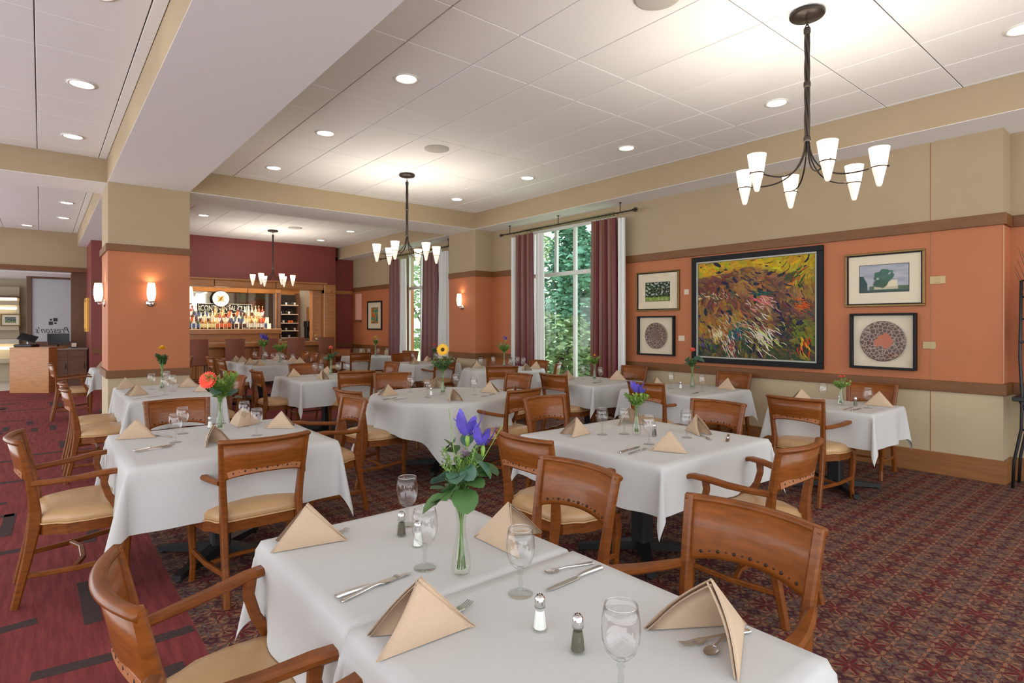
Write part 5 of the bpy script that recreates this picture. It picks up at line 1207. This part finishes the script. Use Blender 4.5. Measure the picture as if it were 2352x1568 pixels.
# ---------------------------------------------------------------- host station
a_ = math.atan2(16.146-16.692, .127+.537)
r_ = empty('host_desk', (-.205, 16.419, 0), a_); tag(r_, 'tall plain oak host desk at the far left', 'desk'); q = MB(); q.box(-.43, .43, 0, .5, 0, .975, M['oak']); q.build('front_body', r_); q = MB(); q.box(-.44, .44, -.01, .52, .975, 1.0, M['oak'], b=.004); q.build('desk_top', r_)
r_ = empty('host_cabinet', (.45, 16.35, 0)); tag(r_, 'dark wood low cabinet with stone top beside the host desk', 'cabinet'); q = MB(); q.box(-.30, .36, 0, .5, 0, .93, M['oakd']); q.build('body', r_); q = MB(); q.box(-.32, .38, -.03, .5, .93, .965, M['counter'], b=.005); q.build('cabinet_top', r_)
for k in (-.14, .20): q = MB(); q.box(k-.15, k+.15, -.012, 0, .10, .74, M['oakd'], b=.004); d = q.build('door', r_); q = MB(); q.tube([(k+.11, -.03, .5), (k+.11, -.03, .62)], .006, M['black'], 6); q.build('handle', d)
for k in (-.14, .20): q = MB(); q.box(k-.15, k+.15, -.012, 0, .77, .90, M['oakd'], b=.004); d = q.build('drawer', r_)
r_ = empty('computer_monitor', (.30, 16.50, .967), .1); tag(r_, 'black flat monitor on the dark host cabinet', 'monitor'); q = MB(); q.box(-.20, .20, 0, .03, .08, .33, M['screen'], b=.006); q.build('display', r_); q = MB(); q.lathe([(.09, 0), (.09, .01), (.02, .02), (.02, .14)], M['black'], 14, Matrix.Translation((0, .05, 0))); q.build('stand', r_)
r_ = empty('till_terminal', (-.28, 16.60, 1.001), -.5); tag(r_, 'tilted touch screen till on top of the oak host desk', 'till'); q = MB(); q.box(-.20, .16, -.05, .25, 0, .06, M['black'], b=.015); q.build('base', r_)
q = MB(); T = Matrix.Translation((0, .1, .20)) @ Matrix.Rotation(-.9, 4, 'X') @ Matrix.Rotation(.4, 4, 'Z'); q.box(-.16, .16, -.01, .01, -.11, .11, M['screen'], T, b=.004); q.build('screen', r_); q = MB(); q.tube([(0, .1, .06), (0, .12, .19)], .02, M['ceram'], 8); q.build('neck', r_)
q = MB(); q.box(-.06, .06, 0, .08, 0, .13, M['black'], b=.01); q.box(-.045, .045, -.003, 0, .02, .11, M['plateW']); o = q.build('card_reader', None, (.58, 16.5, .967)); tag(o, 'small grey card reader right of the monitor on the host cabinet', 'card reader')
# frosted panel with the mirrored name, lit hall behind
r_ = empty('frosted_panel', (.235, 18.6, 1.85)); tag(r_, 'tall frosted glass panel with a shield and mirrored script name', 'glass panel')
q = MB(); q.box(-.42, .42, 0, .02, -.78, .80, M['frost']); q.build('panel', r_)
for a in ((-.52, -.42, -1.85, .89), (.42, .52, -1.85, .89), (-.42, .42, .80, .89), (-.42, .42, -1.0, -.78)): q = MB(); q.box(a[0], a[1], -.04, .05, a[2], a[3], M['oakd'], b=.005); q.build('frame_bar', r_)
q = MB()
for i in range(2):
    for j in range(2):
        if (i+j) % 2 == 0: q.box(-.09+.09*i, -.005+.09*i, -.004, 0, -.36+.09*j, -.275+.09*j, M['inkm'])
        else: q.box(-.09+.09*i+.02, -.005+.09*i-.02, -.004, 0, -.36+.09*j+.02, -.275+.09*j-.02, M['inkm'])
q.build('shield_emblem', r_); text("Preston's", .21, M['inkm'], r_, (0, -.002, -.50), (PI/2, 0, 0), shear=.35, mirror=True, xs=.85)
r_ = empty('hall_display', (-.9, 20.0, 0)); tag(r_, 'cream hall shelving with lit coves at the far left edge', 'shelving')
for z, m_ in ((.5, 'hallw'), (1.0, 'stone'), (1.35, 'hallw'), (1.62, 'oakd'), (2.0, 'hallw'), (2.2, 'oakd')): q = MB(); q.box(-2.0, .45, -.2, .2, z, z+(.05 if m_ == 'oakd' else .12), M[m_], b=.005); q.build('shelf_board', r_)
for z in (.85, 1.9, 2.14): q = MB(); q.box(-2.0, .4, -.12, .1, z, z+.06, M['strip']); q.build('cove_light', r_)
q = MB(); q.box(-2.0, .45, .1, .25, 0, 2.5, M['hallw']); q.build('back_panel', r_)
r_ = framed('framed_print', 19.75, 1.62, .4, .32, 'small framed picture in the lit hall left of the frosted panel', M['goldf'], .03, pic(landA, .2, .14), None, .02, wx=-.42); r_.rotation_euler = (0, 0, PI/2); r_.location = (-.62, 19.79, 1.62)
